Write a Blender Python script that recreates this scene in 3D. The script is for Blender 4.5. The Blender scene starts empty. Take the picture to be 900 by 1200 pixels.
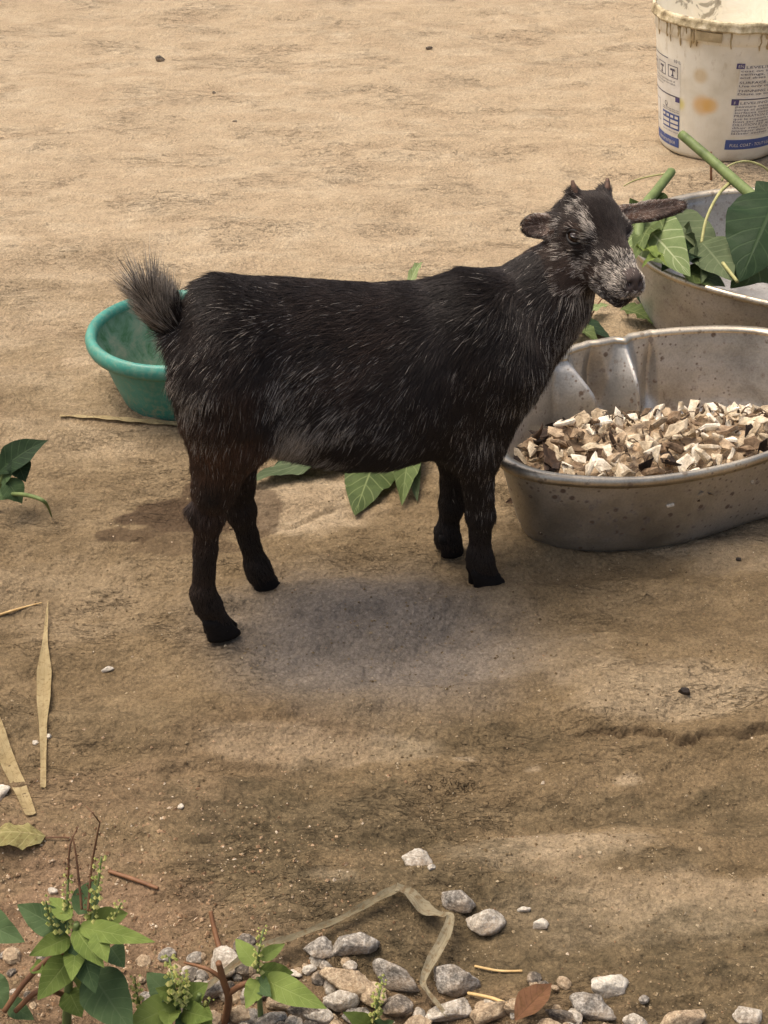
import bpy, math, random
import numpy as np
from mathutils import Vector, Matrix

PI = math.pi
R = math.radians
sc = bpy.context.scene
C = sc.collection

# ------------------------------------------------------------------ camera, world, sun, exposure
CAM_H, PITCH, FOC = 0.85, R(33.0), 1700.0          # metres, downward pitch, focal length in photo pixels (900x1200)
cam_d = bpy.data.cameras.new('camera')
cam = bpy.data.objects.new('camera', cam_d)
C.objects.link(cam)
cam.location = (0, 0, CAM_H)
cam.rotation_euler = (PI / 2 - PITCH, 0, 0)
cam_d.sensor_fit = 'VERTICAL'
cam_d.sensor_height = 24.0
cam_d.lens = 24.0 * FOC / 1200.0
cam_d.clip_start = 0.02
cam_d.clip_end = 3000.0
sc.camera = cam

SUN_EL, SUN_AZ = R(70), R(-70)                     # azimuth measured from +Y towards +X: high, from the left and a little behind
w = bpy.data.worlds.new('World')
sc.world = w
w.use_nodes = True
wn = w.node_tree
wn.nodes.clear()
sky = wn.nodes.new('ShaderNodeTexSky')
sky.sky_type = 'NISHITA'
sky.sun_disc = False
sky.sun_elevation = SUN_EL
sky.sun_rotation = SUN_AZ
sky.air_density = 1.0
sky.dust_density = 9.0
sky.ozone_density = 0.2
bg = wn.nodes.new('ShaderNodeBackground')
bg.inputs['Strength'].default_value = 0.15
wo = wn.nodes.new('ShaderNodeOutputWorld')
wn.links.new(sky.outputs[0], bg.inputs[0])
wn.links.new(bg.outputs[0], wo.inputs[0])
sun_d = bpy.data.lights.new('sun', 'SUN')
sun_d.energy = 1.5
sun_d.angle = R(40)
sun_d.color = (1.0, 0.955, 0.88)
sun = bpy.data.objects.new('sun', sun_d)
C.objects.link(sun)
sd = Vector((math.cos(SUN_EL) * math.sin(SUN_AZ), math.cos(SUN_EL) * math.cos(SUN_AZ), math.sin(SUN_EL)))
sun.rotation_euler = sd.to_track_quat('Z', 'Y').to_euler()
sun.location = (0, 0, 5)
sc.view_settings.view_transform = 'Standard'
sc.view_settings.look = 'None'
sc.view_settings.exposure = 0.40
sc.view_settings.gamma = 1.0
sc.view_settings.use_curve_mapping = False
sc.render.engine = 'CYCLES'
sc.cycles.max_bounces = 6
sc.cycles.use_denoising = True
sc.cycles.transparent_max_bounces = 6
try:
    sc.cycles_curves.shape = 'RIBBONS'
except Exception:
    pass

# ------------------------------------------------------------------ photo geometry: a pixel of the photograph to a place in the world
CP, SP = math.cos(PITCH), math.sin(PITCH)
def ray(u, v):
    a, b = (u - 450) / FOC, (600 - v) / FOC
    return np.array([a, CP + b * SP, -SP + b * CP])
def atz(u, v, z=0.0):
    d = ray(u, v); t = (z - CAM_H) / d[2]
    return np.array([d[0] * t, d[1] * t, z])
def aty(u, v, y):
    d = ray(u, v); t = y / d[1]
    return np.array([d[0] * t, y, CAM_H + d[2] * t])
def px(z_or_slant):
    return z_or_slant / FOC

# ------------------------------------------------------------------ noise
def _hash(ix, iy, iz, seed):
    h = (ix * 374761393 + iy * 668265263 + iz * 2147483647 + seed * 974634721) & 0xFFFFFFFF
    h = ((h ^ (h >> 13)) * 1274126177) & 0xFFFFFFFF
    h = h ^ (h >> 16)
    return (h & 0xFFFFFF) / float(0xFFFFFF)
def vnoise(x, y, z=None, seed=0):
    x = np.asarray(x, float); y = np.asarray(y, float)
    z = np.zeros_like(x) if z is None else np.asarray(z, float)
    fx, fy, fz = np.floor(x), np.floor(y), np.floor(z)
    ix, iy, iz = fx.astype(np.int64), fy.astype(np.int64), fz.astype(np.int64)
    tx, ty, tz = x - fx, y - fy, z - fz
    tx, ty, tz = [t * t * t * (t * (t * 6 - 15) + 10) for t in (tx, ty, tz)]
    out = 0
    for dx in (0, 1):
        wx = tx if dx else 1 - tx
        for dy in (0, 1):
            wy = ty if dy else 1 - ty
            for dz in (0, 1):
                wz = tz if dz else 1 - tz
                out = out + wx * wy * wz * _hash(ix + dx, iy + dy, iz + dz, seed)
    return out * 2 - 1
def fbm(x, y, z=None, seed=0, octv=4, gain=0.5):
    a, s, n = 1.0, 0.0, 0.0
    f = 1.0
    for o in range(octv):
        s = s + a * vnoise(np.asarray(x) * f, np.asarray(y) * f, None if z is None else np.asarray(z) * f, seed + o * 17)
        n += a; a *= gain; f *= 2.03
    return s / n * 1.6
def sstep(a, b, x):
    t = np.clip((x - a) / (b - a), 0, 1)
    return t * t * (3 - 2 * t)

# ------------------------------------------------------------------ objects
def setp(o, label=None, cat=None, group=None, kind=None):
    if label: o['label'] = label
    if cat: o['category'] = cat
    if group: o['group'] = group
    if kind: o['kind'] = kind
    return o
def mesh_data(name, verts, faces, smooth=True, uvs=None):
    me = bpy.data.meshes.new(name)
    me.from_pydata([tuple(v) for v in verts], [], [tuple(f) for f in faces])
    if smooth:
        me.polygons.foreach_set('use_smooth', [True] * len(me.polygons))
    if uvs is not None:
        uv = me.uv_layers.new(name='UVMap')
        li = np.zeros(len(me.loops), np.int32)
        me.loops.foreach_get('vertex_index', li)
        uv.data.foreach_set('uv', np.asarray(uvs, np.float32)[li].ravel())
    me.update()
    return me
def fast_mesh(name, V, F, smooth=True):
    """V (n,3), F (m,k) with equal k: quick path for big meshes."""
    V = np.asarray(V, np.float32); F = np.asarray(F, np.int32)
    me = bpy.data.meshes.new(name)
    me.vertices.add(len(V)); me.vertices.foreach_set('co', V.ravel())
    k = F.shape[1]
    me.loops.add(F.size); me.loops.foreach_set('vertex_index', F.ravel())
    me.polygons.add(len(F))
    me.polygons.foreach_set('loop_start', np.arange(0, F.size, k, dtype=np.int32))
    me.polygons.foreach_set('loop_total', np.full(len(F), k, np.int32))
    me.update(calc_edges=True)
    me.polygons.foreach_set('use_smooth', np.full(len(F), smooth))
    return me
def link(name, me, mat, parent=None, loc=None):
    o = bpy.data.objects.new(name, me)
    C.objects.link(o)
    if mat is not None and len(me.materials) == 0:
        me.materials.append(mat)
    if parent is not None: o.parent = parent
    if loc is not None: o.location = loc
    return o
def root(name, loc):
    o = bpy.data.objects.new(name, None)
    C.objects.link(o); o.location = loc
    o.empty_display_size = 0.05
    return o
def part(name, V, F, mat, rt, smooth=True, uvs=None, org=None):
    """A child of the Empty RT from vertices in world coordinates."""
    L = np.array(org if org is not None else rt.location)
    return link(name, mesh_data(name, np.asarray(V) - L, F, smooth, uvs), mat, rt)
def solo(name, V, F, mat, base, smooth=True, uvs=None):
    """A one-mesh thing, its origin at BASE, from world vertices."""
    return link(name, mesh_data(name, np.asarray(V) - np.asarray(base), F, smooth, uvs), mat, None, base)

class Geo:
    def __init__(s): s.V, s.F, s.U = [], [], []
    def add(s, V, F, uv=None):
        n = len(s.V); s.V += [tuple(v) for v in V]; s.F += [tuple(i + n for i in f) for f in F]
        s.U += [tuple(x) for x in (uv if uv is not None else [(0, 0)] * len(V))]
def tube(P, rad, n=8, cap=True, flat=None):
    P = np.asarray(P, float); m = len(P)
    rad = np.broadcast_to(np.asarray(rad, float), (m,))
    T = np.gradient(P, axis=0); T /= np.linalg.norm(T, axis=1)[:, None] + 1e-12
    up = np.array([0, 0, 1.0]) if abs(T[0][2]) < 0.9 else np.array([1.0, 0, 0])
    V, F = [], []
    s = np.cross(T[0], up); s /= np.linalg.norm(s)
    for i in range(m):
        s = s - T[i] * s.dot(T[i]); s /= np.linalg.norm(s) + 1e-12
        b = np.cross(T[i], s)
        for k in range(n):
            a = 2 * PI * k / n
            V.append(P[i] + rad[i] * (math.cos(a) * s + math.sin(a) * b * (flat if flat else 1)))
    for i in range(m - 1):
        for k in range(n):
            k2 = (k + 1) % n
            F.append((i * n + k, i * n + k2, (i + 1) * n + k2, (i + 1) * n + k))
    if cap:
        F.append(tuple(reversed(range(n)))); F.append(tuple((m - 1) * n + k for k in range(n)))
    return V, F
def spline(P, n, closed=False):
    """Catmull-Rom through P, n samples."""
    P = np.asarray(P, float); m = len(P)
    out = []
    for i in range(n):
        t = i / n * m if closed else i / (n - 1) * (m - 1)
        k = int(math.floor(t)); f = t - k
        if not closed and k >= m - 1: k, f = m - 2, 1.0
        g = (lambda j: P[j % m]) if closed else (lambda j: P[min(max(j, 0), m - 1)])
        p0, p1, p2, p3 = g(k - 1), g(k), g(k + 1), g(k + 2)
        out.append(0.5 * ((2 * p1) + (-p0 + p2) * f + (2 * p0 - 5 * p1 + 4 * p2 - p3) * f * f + (-p0 + 3 * p1 - 3 * p2 + p3) * f ** 3))
    return np.array(out)
def rings(RG, closed_ends=(False, False)):
    """Loft of equal-length rings: vertices, faces."""
    n = len(RG[0]); V, F = [], []
    for r in RG: V += [tuple(p) for p in r]
    for i in range(len(RG) - 1):
        for k in range(n):
            k2 = (k + 1) % n
            F.append((i * n + k, i * n + k2, (i + 1) * n + k2, (i + 1) * n + k))
    if closed_ends[0]: F.append(tuple(reversed(range(n))))
    if closed_ends[1]: F.append(tuple((len(RG) - 1) * n + k for k in range(n)))
    return V, F

# ------------------------------------------------------------------ material helper
def lin(r, g, b):
    f = lambda c: (c / 255 / 12.92) if c / 255 <= 0.04045 else ((c / 255 + 0.055) / 1.055) ** 2.4
    return (f(r), f(g), f(b), 1.0)
class M:
    def __init__(s, name, rough=0.8, metal=0.0, spec=0.3):
        s.m = bpy.data.materials.new(name); s.m.use_nodes = True
        s.t = s.m.node_tree; s.b = s.t.nodes['Principled BSDF']
        s.b.inputs['Roughness'].default_value = rough
        s.b.inputs['Metallic'].default_value = metal
        s.b.inputs['Specular IOR Level'].default_value = spec
        s._co = None
    def n(s, ty, **kw):
        x = s.t.nodes.new(ty)
        for k, v in kw.items():
            if k in x.inputs: s.put(x.inputs[k], v)
            else: setattr(x, k, v)
        return x
    def put(s, sock, v):
        if isinstance(v, bpy.types.NodeSocket): s.t.links.new(v, sock)
        elif isinstance(v, tuple) and len(v) == 3 and sock.type == 'RGBA': sock.default_value = (*v, 1)
        else: sock.default_value = v
    def co(s, kind='Object'):
        if s._co is None: s._co = s.n('ShaderNodeTexCoord')
        return s._co.outputs[kind]
    def mapping(s, scale, src=None, rot=(0, 0, 0)):
        x = s.n('ShaderNodeMapping'); s.put(x.inputs[0], src if src is not None else s.co())
        x.inputs['Scale'].default_value = scale; x.inputs['Rotation'].default_value = rot
        return x.outputs[0]
    def noise(s, scale, detail=4, rough=0.55, vec=None, dist=0.0):
        x = s.n('ShaderNodeTexNoise'); s.put(x.inputs['Vector'], vec if vec is not None else s.co())
        x.inputs['Scale'].default_value = scale; x.inputs['Detail'].default_value = detail
        x.inputs['Roughness'].default_value = rough; x.inputs['Distortion'].default_value = dist
        return x.outputs[0]
    def voro(s, scale, vec=None, feat='F1', out=0):
        x = s.n('ShaderNodeTexVoronoi'); x.feature = feat; s.put(x.inputs['Vector'], vec if vec is not None else s.co())
        x.inputs['Scale'].default_value = scale
        return x.outputs[out]
    def ramp(s, fac, *stops):
        x = s.n('ShaderNodeValToRGB'); s.put(x.inputs[0], fac); e = x.color_ramp.elements
        while len(e) < len(stops): e.new(0.5)
        for el, (p, c) in zip(e, stops):
            el.position = p; el.color = c if isinstance(c, tuple) else (c, c, c, 1)
        return x.outputs[0]
    def mix(s, fac, a, b, mode='MIX'):
        x = s.n('ShaderNodeMix'); x.data_type = 'RGBA'; x.blend_type = mode
        s.put(x.inputs[0], fac); s.put(x.inputs[6], a); s.put(x.inputs[7], b)
        return x.outputs[2]
    def math(s, op, a, b=0.0, c=None):
        x = s.n('ShaderNodeMath'); x.operation = op; s.put(x.inputs[0], a); s.put(x.inputs[1], b)
        if c is not None: s.put(x.inputs[2], c)
        return x.outputs[0]
    def attr(s, name, out=2):
        x = s.n('ShaderNodeAttribute'); x.attribute_name = name
        return x.outputs[out]
    def rnd(s):
        return s.n('ShaderNodeObjectInfo').outputs['Random']
    def sep(s, v):
        x = s.n('ShaderNodeSeparateXYZ'); s.put(x.inputs[0], v); return x.outputs
    def bump(s, h, strength=0.5, dist=0.002, prev=None):
        x = s.n('ShaderNodeBump'); s.put(x.inputs['Height'], h)
        x.inputs['Strength'].default_value = strength; x.inputs['Distance'].default_value = dist
        if prev is not None: s.put(x.inputs['Normal'], prev)
        return x.outputs[0]
    def done(s, col=None, rough=None, normal=None, metal=None):
        if col is not None: s.put(s.b.inputs['Base Color'], col)
        if rough is not None: s.put(s.b.inputs['Roughness'], rough)
        if normal is not None: s.put(s.b.inputs['Normal'], normal)
        if metal is not None: s.put(s.b.inputs['Metallic'], metal)
        return s.m

# ================================================================== GROUND: one sheet of trodden earth, out to the horizon
def blob(x, y, u, v, ru, rv, ang=0.0):
    """1 inside, 0 outside an ellipse on the ground whose centre and reach are given by photo pixels."""
    c = atz(u, v); ax = abs(atz(u + ru, v)[0] - c[0]); ay = abs(atz(u, v - rv)[1] - atz(u, v + rv)[1]) / 2
    dx, dy = x - c[0], y - c[1]
    ca, sa = math.cos(ang), math.sin(ang)
    ex, ey = (dx * ca + dy * sa) / ax, (-dx * sa + dy * ca) / ay
    return np.sqrt(ex * ex + ey * ey)
def poly_y(pts):
    P = np.array([atz(u, v)[:2] for u, v in pts])
    return P
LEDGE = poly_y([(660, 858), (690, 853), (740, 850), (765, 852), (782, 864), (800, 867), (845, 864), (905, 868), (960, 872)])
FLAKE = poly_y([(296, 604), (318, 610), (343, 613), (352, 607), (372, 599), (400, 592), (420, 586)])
def ledge_h(x, y, P, h, fade, ragged, seed):
    yl = np.interp(x, P[:, 0], P[:, 1]) + ragged * fbm(x * 90, y * 20, seed=seed, octv=3)
    win = sstep(P[0, 0] - 0.01, P[0, 0] + 0.03, x) * (1 - sstep(P[-1, 0] - 0.03, P[-1, 0] + 0.01, x))
    d = y - yl
    step = h * win * sstep(-0.0015, 0.0015, d) * np.exp(-np.maximum(d, 0) / fade)
    return step - .55 * h * win * np.exp(-((d + .0025) / .0024) ** 2)
def ledge_shade(x, y, P, wd, ragged, seed):
    """Shadow line of an undercut ledge, put into the ground colour."""
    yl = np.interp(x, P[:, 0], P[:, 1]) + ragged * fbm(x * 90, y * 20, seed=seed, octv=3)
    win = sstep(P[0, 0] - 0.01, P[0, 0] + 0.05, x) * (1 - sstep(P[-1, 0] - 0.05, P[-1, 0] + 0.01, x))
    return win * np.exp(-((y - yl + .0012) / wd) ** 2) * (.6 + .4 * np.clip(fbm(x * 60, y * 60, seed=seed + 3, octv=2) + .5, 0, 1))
def gh(x, y):
    """Height of the ground."""
    x = np.asarray(x, float); y = np.asarray(y, float)
    h = 0.0035 * fbm(x * 2.2 + 0.3 * y, y * 3.1, seed=3, octv=3)
    wx = x + 0.05 * fbm(x * 6, y * 6, seed=5, octv=2); wy = y + 0.02 * fbm(x * 7, y * 9, seed=6, octv=2)
    n = fbm(wx * 4.2 + 0.35 * wy, wy * 13 - 1.1 * wx, seed=8, octv=4) * 3.2
    fl = np.floor(n); fr = n - fl
    h = h + 0.0017 * (fl + sstep(0.45, 0.55, fr)) + .0011 * np.floor(n * 2.3 + 2.0 * fbm(x * 15, y * 30, seed=9, octv=2))
    h = h + 0.0011 * fbm(x * 26 + 4 * y, y * 48, seed=11, octv=4, gain=0.6)
    h = h + 0.0010 * fbm(x * 120, y * 130, seed=14, octv=2)
    h = h * (1 - .45 * sstep(1.2, 2.2, y))
    h = h + ledge_h(x, y, LEDGE, 0.0062, 0.12, 0.004, 21) + ledge_h(x, y, FLAKE, 0.0028, 0.05, 0.002, 22)
    r2 = np.maximum(np.abs(x) - 1.2, 0) + np.maximum(y - 4, 0) + np.maximum(-y, 0)
    return h * np.exp(-r2 / 3.0) - 0.0008
def gz(x, y):
    return float(gh(np.array([x]), np.array([y]))[0])
def gp(u, v, dz=0.0):
    """The ground point under a photo pixel."""
    p = atz(u, v, 0.0)
    z = gz(p[0], p[1])
    p = atz(u, v, z); p[2] = gz(p[0], p[1]) + dz
    return p

xs = list(np.arange(-0.66, 0.93, 0.0028))
s = 0.004
while xs[-1] < 900: s *= 1.45; xs.append(xs[-1] + s)
s = 0.004; lo = []
q = xs[0]
while q > -900: s *= 1.45; q -= s; lo.append(q)
xs = np.array(lo[::-1] + xs)
ys = [0.52]
while ys[-1] < 3.9: ys.append(ys[-1] + 0.0017 * (ys[-1] / 0.6))
s = ys[-1] - ys[-2]
while ys[-1] < 1500: s *= 1.4; ys.append(ys[-1] + s)
s = 0.004; lo = []; q = ys[0]
while q > -900: s *= 1.5; q -= s; lo.append(q)
ys = np.array(lo[::-1] + ys)
GX, GY = np.meshgrid(xs, ys)
gx, gy = GX.ravel(), GY.ravel()
gv = np.stack([gx, gy, gh(gx, gy)], 1)
ny_, nx_ = GX.shape
ii = (np.arange(ny_ - 1)[:, None] * nx_ + np.arange(nx_ - 1)[None]).ravel()
gf = np.stack([ii, ii + 1, ii + nx_ + 1, ii + nx_], 1)
gme = fast_mesh('ground', gv, gf)

ne = fbm(gx * 7 + 1.5 * gy, gy * 16, seed=31, octv=5, gain=0.6)        # ragged edges, drawn out sideways
nf = fbm(gx * 30, gy * 44, seed=33, octv=4, gain=0.65)
def zone(specs, soft=0.35, rag=0.55, fine=0.25):
    m = np.zeros_like(gx)
    for (u, v, ru, rv, amt) in specs:
        d = blob(gx, gy, u, v, ru, rv)
        m = np.maximum(m, amt * (1 - sstep(1 - soft, 1 + soft, d + rag * ne + fine * nf)))
    return m
near = 1 - sstep(0.95, 1.75, gy + 0.10 * ne)                            # damp trodden earth near the camera, some shade painted in; dry dust farther off
dry = sstep(1.2, 2.3, gy + 0.25 * ne + 0.1 * nf)
dry = np.maximum(dry, zone([(800, 815, 150, 34, .4), (660, 985, 120, 28, .5), (850, 1060, 190, 42, .45), (700, 1075, 130, 26, .4), (350, 590, 80, 26, .65), (95, 425, 22, 6, 1.0), (300, 40, 300, 40, .9), (650, 60, 160, 40, 1.0), (640, 760, 80, 26, .25), (860, 640, 90, 30, .45),
                            (90, 690, 120, 40, .2), (310, 860, 60, 20, .5), (390, 1030, 30, 10, .6), (450, 870, 60, 14, .4), (735, 905, 16, 7, .5), (625, 890, 12, 6, .7), (545, 880, 14, 5, .7), (560, 760, 40, 10, .2)]))
moss = zone([(390, 960, 190, 55, .8), (440, 1060, 170, 60, .8), (300, 1000, 90, 70, .7), (620, 1095, 130, 50, .75), (840, 1120, 170, 62, .85), (880, 940, 90, 40, .55), (620, 940, 200, 24, .55),
             (770, 1010, 80, 16, .5), (560, 860, 120, 18, .4), (120, 840, 160, 30, .3), (840, 1190, 200, 60, .7)])
red = zone([(90, 1100, 190, 110, .95), (40, 1010, 100, 50, .5), (240, 1150, 110, 60, .7), (520, 1190, 260, 36, .4), (120, 930, 160, 40, .3), (310, 850, 110, 40, .25)])
damp = zone([(215, 606, 75, 16, 1.0), (255, 585, 45, 26, .9), (305, 600, 22, 26, .8), (150, 628, 34, 8, .8), (215, 640, 60, 16, .5)], soft=0.05, rag=0.40, fine=0.20)
smudge = zone([(440, 748, 170, 72, 1.0)], soft=0.55, rag=0.12, fine=0.06)  # soft-edged grey smudge on the earth under the goat
shade_line = np.maximum(ledge_shade(gx, gy, LEDGE, .0022, .004, 21), .8 * ledge_shade(gx, gy, FLAKE, .0022, .002, 22))
for nm, val in (('shade_line', shade_line), ('dry', dry), ('near', near), ('moss', moss), ('red', red), ('damp', damp), ('smudge', smudge)):
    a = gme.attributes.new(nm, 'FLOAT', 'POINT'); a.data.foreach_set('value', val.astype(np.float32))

g = M('trodden_earth', rough=0.93, spec=0.12)
st = g.mapping((1.0, 1.7, 1.0), rot=(0, 0, R(-9)))
n1 = g.noise(9, 6, .62, st, .6); n2 = g.noise(42, 6, .65, st, .4); n3 = g.noise(310, 3, .7); n4 = g.noise(900, 2, .6)
base = g.ramp(n1, (.30, lin(120, 102, 77)), (.52, lin(134, 116, 89)), (.72, lin(149, 131, 103)))
dryc = g.ramp(n1, (.26, lin(158, 138, 111)), (.50, lin(168, 149, 121)), (.76, lin(180, 163, 136)))
nearc = g.ramp(n1, (.30, lin(104, 88, 64)), (.55, lin(121, 103, 77)), (.75, lin(138, 119, 90)))
c = g.mix(g.attr('near'), base, nearc)
c = g.mix(g.attr('dry'), c, dryc)
redc = g.ramp(n2, (.3, lin(108, 87, 67)), (.7, lin(144, 119, 94)))
c = g.mix(g.math('MULTIPLY', g.attr('red'), .85), c, redc)
mossc = g.ramp(n2, (.3, lin(62, 56, 41)), (.55, lin(80, 72, 54)), (.75, lin(104, 93, 70)))
mf = g.math('MULTIPLY', g.attr('moss'), g.ramp(n2, (.25, 1.0), (.75, .35)))
c = g.mix(mf, c, mossc)
c = g.mix(g.math('MULTIPLY', g.attr('smudge'), .50), c, lin(146, 139, 132))
peb = g.voro(210, out=0); peb2 = g.voro(95, g.mapping((1, 1.25, 1)), out=0)
streak = g.ramp(n2, (.30, .66), (.50, 1.0), (.70, 1.14))
c = g.mix(g.math('SUBTRACT', .75, g.math('MULTIPLY', g.attr('dry'), .30)), c, streak, 'MULTIPLY')
c = g.mix(.75, c, g.ramp(n3, (.33, .66), (.5, 1.0), (.68, 1.24)), 'MULTIPLY')
c = g.mix(.75, c, g.ramp(n4, (.35, .72), (.62, 1.18)), 'MULTIPLY')
st2 = g.mapping((1.0, 3.4, 1.0), rot=(0, 0, R(-7)))
k1 = g.noise(11, 5, .6, st2, .5)
crk = g.ramp(g.math('ABSOLUTE', g.math('SUBTRACT', k1, .5)), (.0, 1.0), (.008, 0.0))
k2 = g.noise(26, 4, .6, st2, .8)
crk2 = g.ramp(g.math('ABSOLUTE', g.math('SUBTRACT', k2, .47)), (.0, .8), (.010, 0.0))
crm = g.ramp(g.noise(5.5, 4, .6, g.mapping((1, 1.6, 1))), (.50, 0.0), (.60, 1.0))
crack = g.math('MULTIPLY', g.math('MULTIPLY', g.math('MAXIMUM', crk, crk2), crm), g.math('SUBTRACT', 1.0, g.attr('smudge')))
c = g.mix(g.math('MULTIPLY', crack, .42), c, lin(66, 52, 36))
c = g.mix(g.math('SUBTRACT', .42, g.math('MULTIPLY', g.attr('dry'), .24)), c, g.ramp(peb, (.12, 1.16), (.55, .72)), 'MULTIPLY')
spk = g.ramp(g.voro(240, out=0), (.10, 1.0), (.17, 0.0))
spm = g.math('MULTIPLY', spk, g.ramp(g.noise(16, 3), (.57, 0.0), (.70, .5)))
c = g.mix(spm, c, lin(208, 190, 160))
dk = g.math('MULTIPLY', g.ramp(g.voro(95, st), (.07, 1.0), (.12, 0.0)), g.ramp(g.noise(7, 3), (.50, 0.0), (.62, .8)))
c = g.mix(dk, c, lin(74, 58, 40))
c = g.mix(g.math('MULTIPLY', g.attr('shade_line'), .75), c, lin(58, 45, 32))  # dark shadow painted along the feet of the ledges
wet = g.math('MULTIPLY', g.attr('damp'), .78)
c = g.mix(wet, c, lin(62, 46, 32))
nb = g.bump(peb2, .35, .004); nb = g.bump(peb, .55, .0026, nb); nb = g.bump(n2, .6, .005, nb); nb = g.bump(n3, .7, .0024, nb); nb = g.bump(n4, .6, .0011, nb); nb = g.bump(g.math('SUBTRACT', 1.0, crack), .8, .003, nb)
rg = g.math('SUBTRACT', .95, g.math('MULTIPLY', g.attr('damp'), .2))
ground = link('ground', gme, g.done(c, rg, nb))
setp(ground, kind='structure', label='trodden tan earth with dark mossy and damp patches')
# ================================================================== CONTAINERS
def vessel(name, outline, cen, prof_out, rim_prof, prof_in, mats, label, cat, base, dent=None, group=None):
    """Tapered tub: OUTLINE (n,2) is the rim as seen from above; profiles are (scale about CEN, z)."""
    outline = np.asarray(outline); cen = np.asarray(cen); n = len(outline)
    rt = root(name, base); setp(rt, label, cat, group)
    ang = np.arctan2(outline[:, 1] - cen[1], outline[:, 0] - cen[0])
    def ring(k, z):
        k_ = np.full(n, float(k)); zz = np.full(n, float(z))
        if dent is not None: k_, zz = dent(ang, k_, zz)
        xy = cen + (outline - cen) * k_[:, None]
        return np.concatenate([xy, zz[:, None] + base[2]], 1)
    def dense(P): return [tuple(np.array(P[i]) + (np.array(P[i + 1]) - np.array(P[i])) * f) for i in range(len(P) - 1) for f in (0, .25, .5, .75)] + [P[-1]]
    RG = [ring(k, z) for k, z in dense(prof_out)] + [ring(k, z) for k, z in dense(prof_in)]
    V, F = rings(RG, (True, True))
    b = part('body', V, F, mats[0], rt)
    RR = [ring(k, z) for k, z in rim_prof]; RR.append(RR[0])
    V, F = rings(RR)
    part('rim', V, F, mats[1], rt)
    return rt, ring

# ---- aluminium
def alu(name, tone, stain, rough):
    m = M(name, rough=rough, metal=0.85, spec=0.4)
    a = m.noise(14, 5, .6); b = m.noise(60, 5, .65); f = m.noise(420, 2, .6)
    c = m.ramp(a, (.30, lin(*[int(t * .80) for t in tone])), (.55, lin(*tone)), (.75, lin(*[min(255, int(t * 1.08)) for t in tone])))
    c = m.mix(.35, c, m.ramp(f, (.35, .6), (.6, 1.1)), 'MULTIPLY')
    sp = m.ramp(m.voro(58, m.mapping((1, 1, 1.0))), (.13, 1.0), (.22, 0.0))
    sm = m.math('MULTIPLY', sp, m.ramp(b, (.42, 0.0), (.52, 1.0)))
    sp2 = m.math('MULTIPLY', m.ramp(m.voro(125), (.13, 1.0), (.24, 0.0)), m.ramp(a, (.42, 0.0), (.56, .9)))
    sm = m.math('MAXIMUM', sm, sp2)
    blot = m.ramp(b, (.60, 0.0), (.68, .75))
    k = m.math('MAXIMUM', m.math('MULTIPLY', sm, stain), m.math('MULTIPLY', blot, stain * .8))
    c = m.mix(k, c, lin(88, 66, 46))
    scr = m.noise(36, 4, .7, m.mapping((1, 1, 9)))
    r = m.ramp(a, (.3, rough - .1), (.7, rough + .12))
    nb = m.bump(a, .25, .004); nb = m.bump(scr, .12, .002, nb); nb = m.bump(f, .10, .0008, nb)
    met = m.math('SUBTRACT', .88, m.math('MULTIPLY', k, .8))
    return m.done(c, r, nb, met)
alu_in = alu('stained_aluminium', (188, 184, 176), .9, .46)
alu_rim = alu('worn_aluminium_rim', (204, 192, 170), .65, .42)
alu_old = alu('dull_aluminium', (184, 181, 176), .6, .5)

H1 = 0.112
P1 = [(.112, 1.262), (.128, 1.38), (.196, 1.482), (.262, 1.518), (.35, 1.545), (.44, 1.543), (.525, 1.485), (.545, 1.40), (.495, 1.325), (.40, 1.272), (.305, 1.224), (.215, 1.206), (.142, 1.215)]
out1 = spline(P1, 440, True)
cen1 = np.array([.325, 1.372])
def dent1(ang, k, z):
    """Two creased dents in the back left wall: sharp folds that open out towards the rim."""
    h = np.clip(z / H1, 0, 1.05)
    for deg, wid, amp, low in ((108, 9.0, -.27, .05), (139, 9.5, -.27, .05), (123, 8, .08, .1), (95, 5, .06, .1)):
        d = np.abs(np.degrees(ang) - deg)
        tri = np.clip(1 - d / (wid * (1.45 - 1.05 * np.clip(h, 0, 1))), 0, 1)
        kk = amp * tri * sstep(low, .35, h) * (0.16 + .84 * sstep(1.0, .6, h))
        k = np.where(k > .5, k + kk, k)
    z = z + np.where(h > .9, .004 * np.sin(ang * 2 + .6) + .003 * np.sin(ang * 3 + 2), 0)
    z = z + np.where(h > .9, -.006 * np.exp(-((np.degrees(ang) + 118) / 22) ** 2), 0)
    return k, z
po = [(0.0, .003), (.55, .001), (.74, .0), (.80, .003), (.845, .011), (.875, .026), (.915, .055), (.952, .084), (.968, H1 - .008), (.972, H1 - .004)]
pi = [(.962, H1 - .003), (.955, H1 - .010), (.935, .082), (.90, .056), (.862, .030), (.83, .016), (.79, .009), (.5, .007), (0.0, .007)]
pr = [(.968, H1 - .006), (.99, H1 - .006), (1.012, H1 - .009), (1.018, H1 - .004), (1.010, H1 + .001), (.985, H1 + .0015), (.960, H1 - .0005), (.957, H1 - .004)]
b1, ring1 = vessel('aluminium_basin', out1, cen1, po, pr, pi, (alu_in, alu_rim),
                   'dented oval aluminium basin holding dried cassava peelings beside the goat', 'basin', (cen1[0], cen1[1], gz(*cen1) - .001), dent1)

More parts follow.
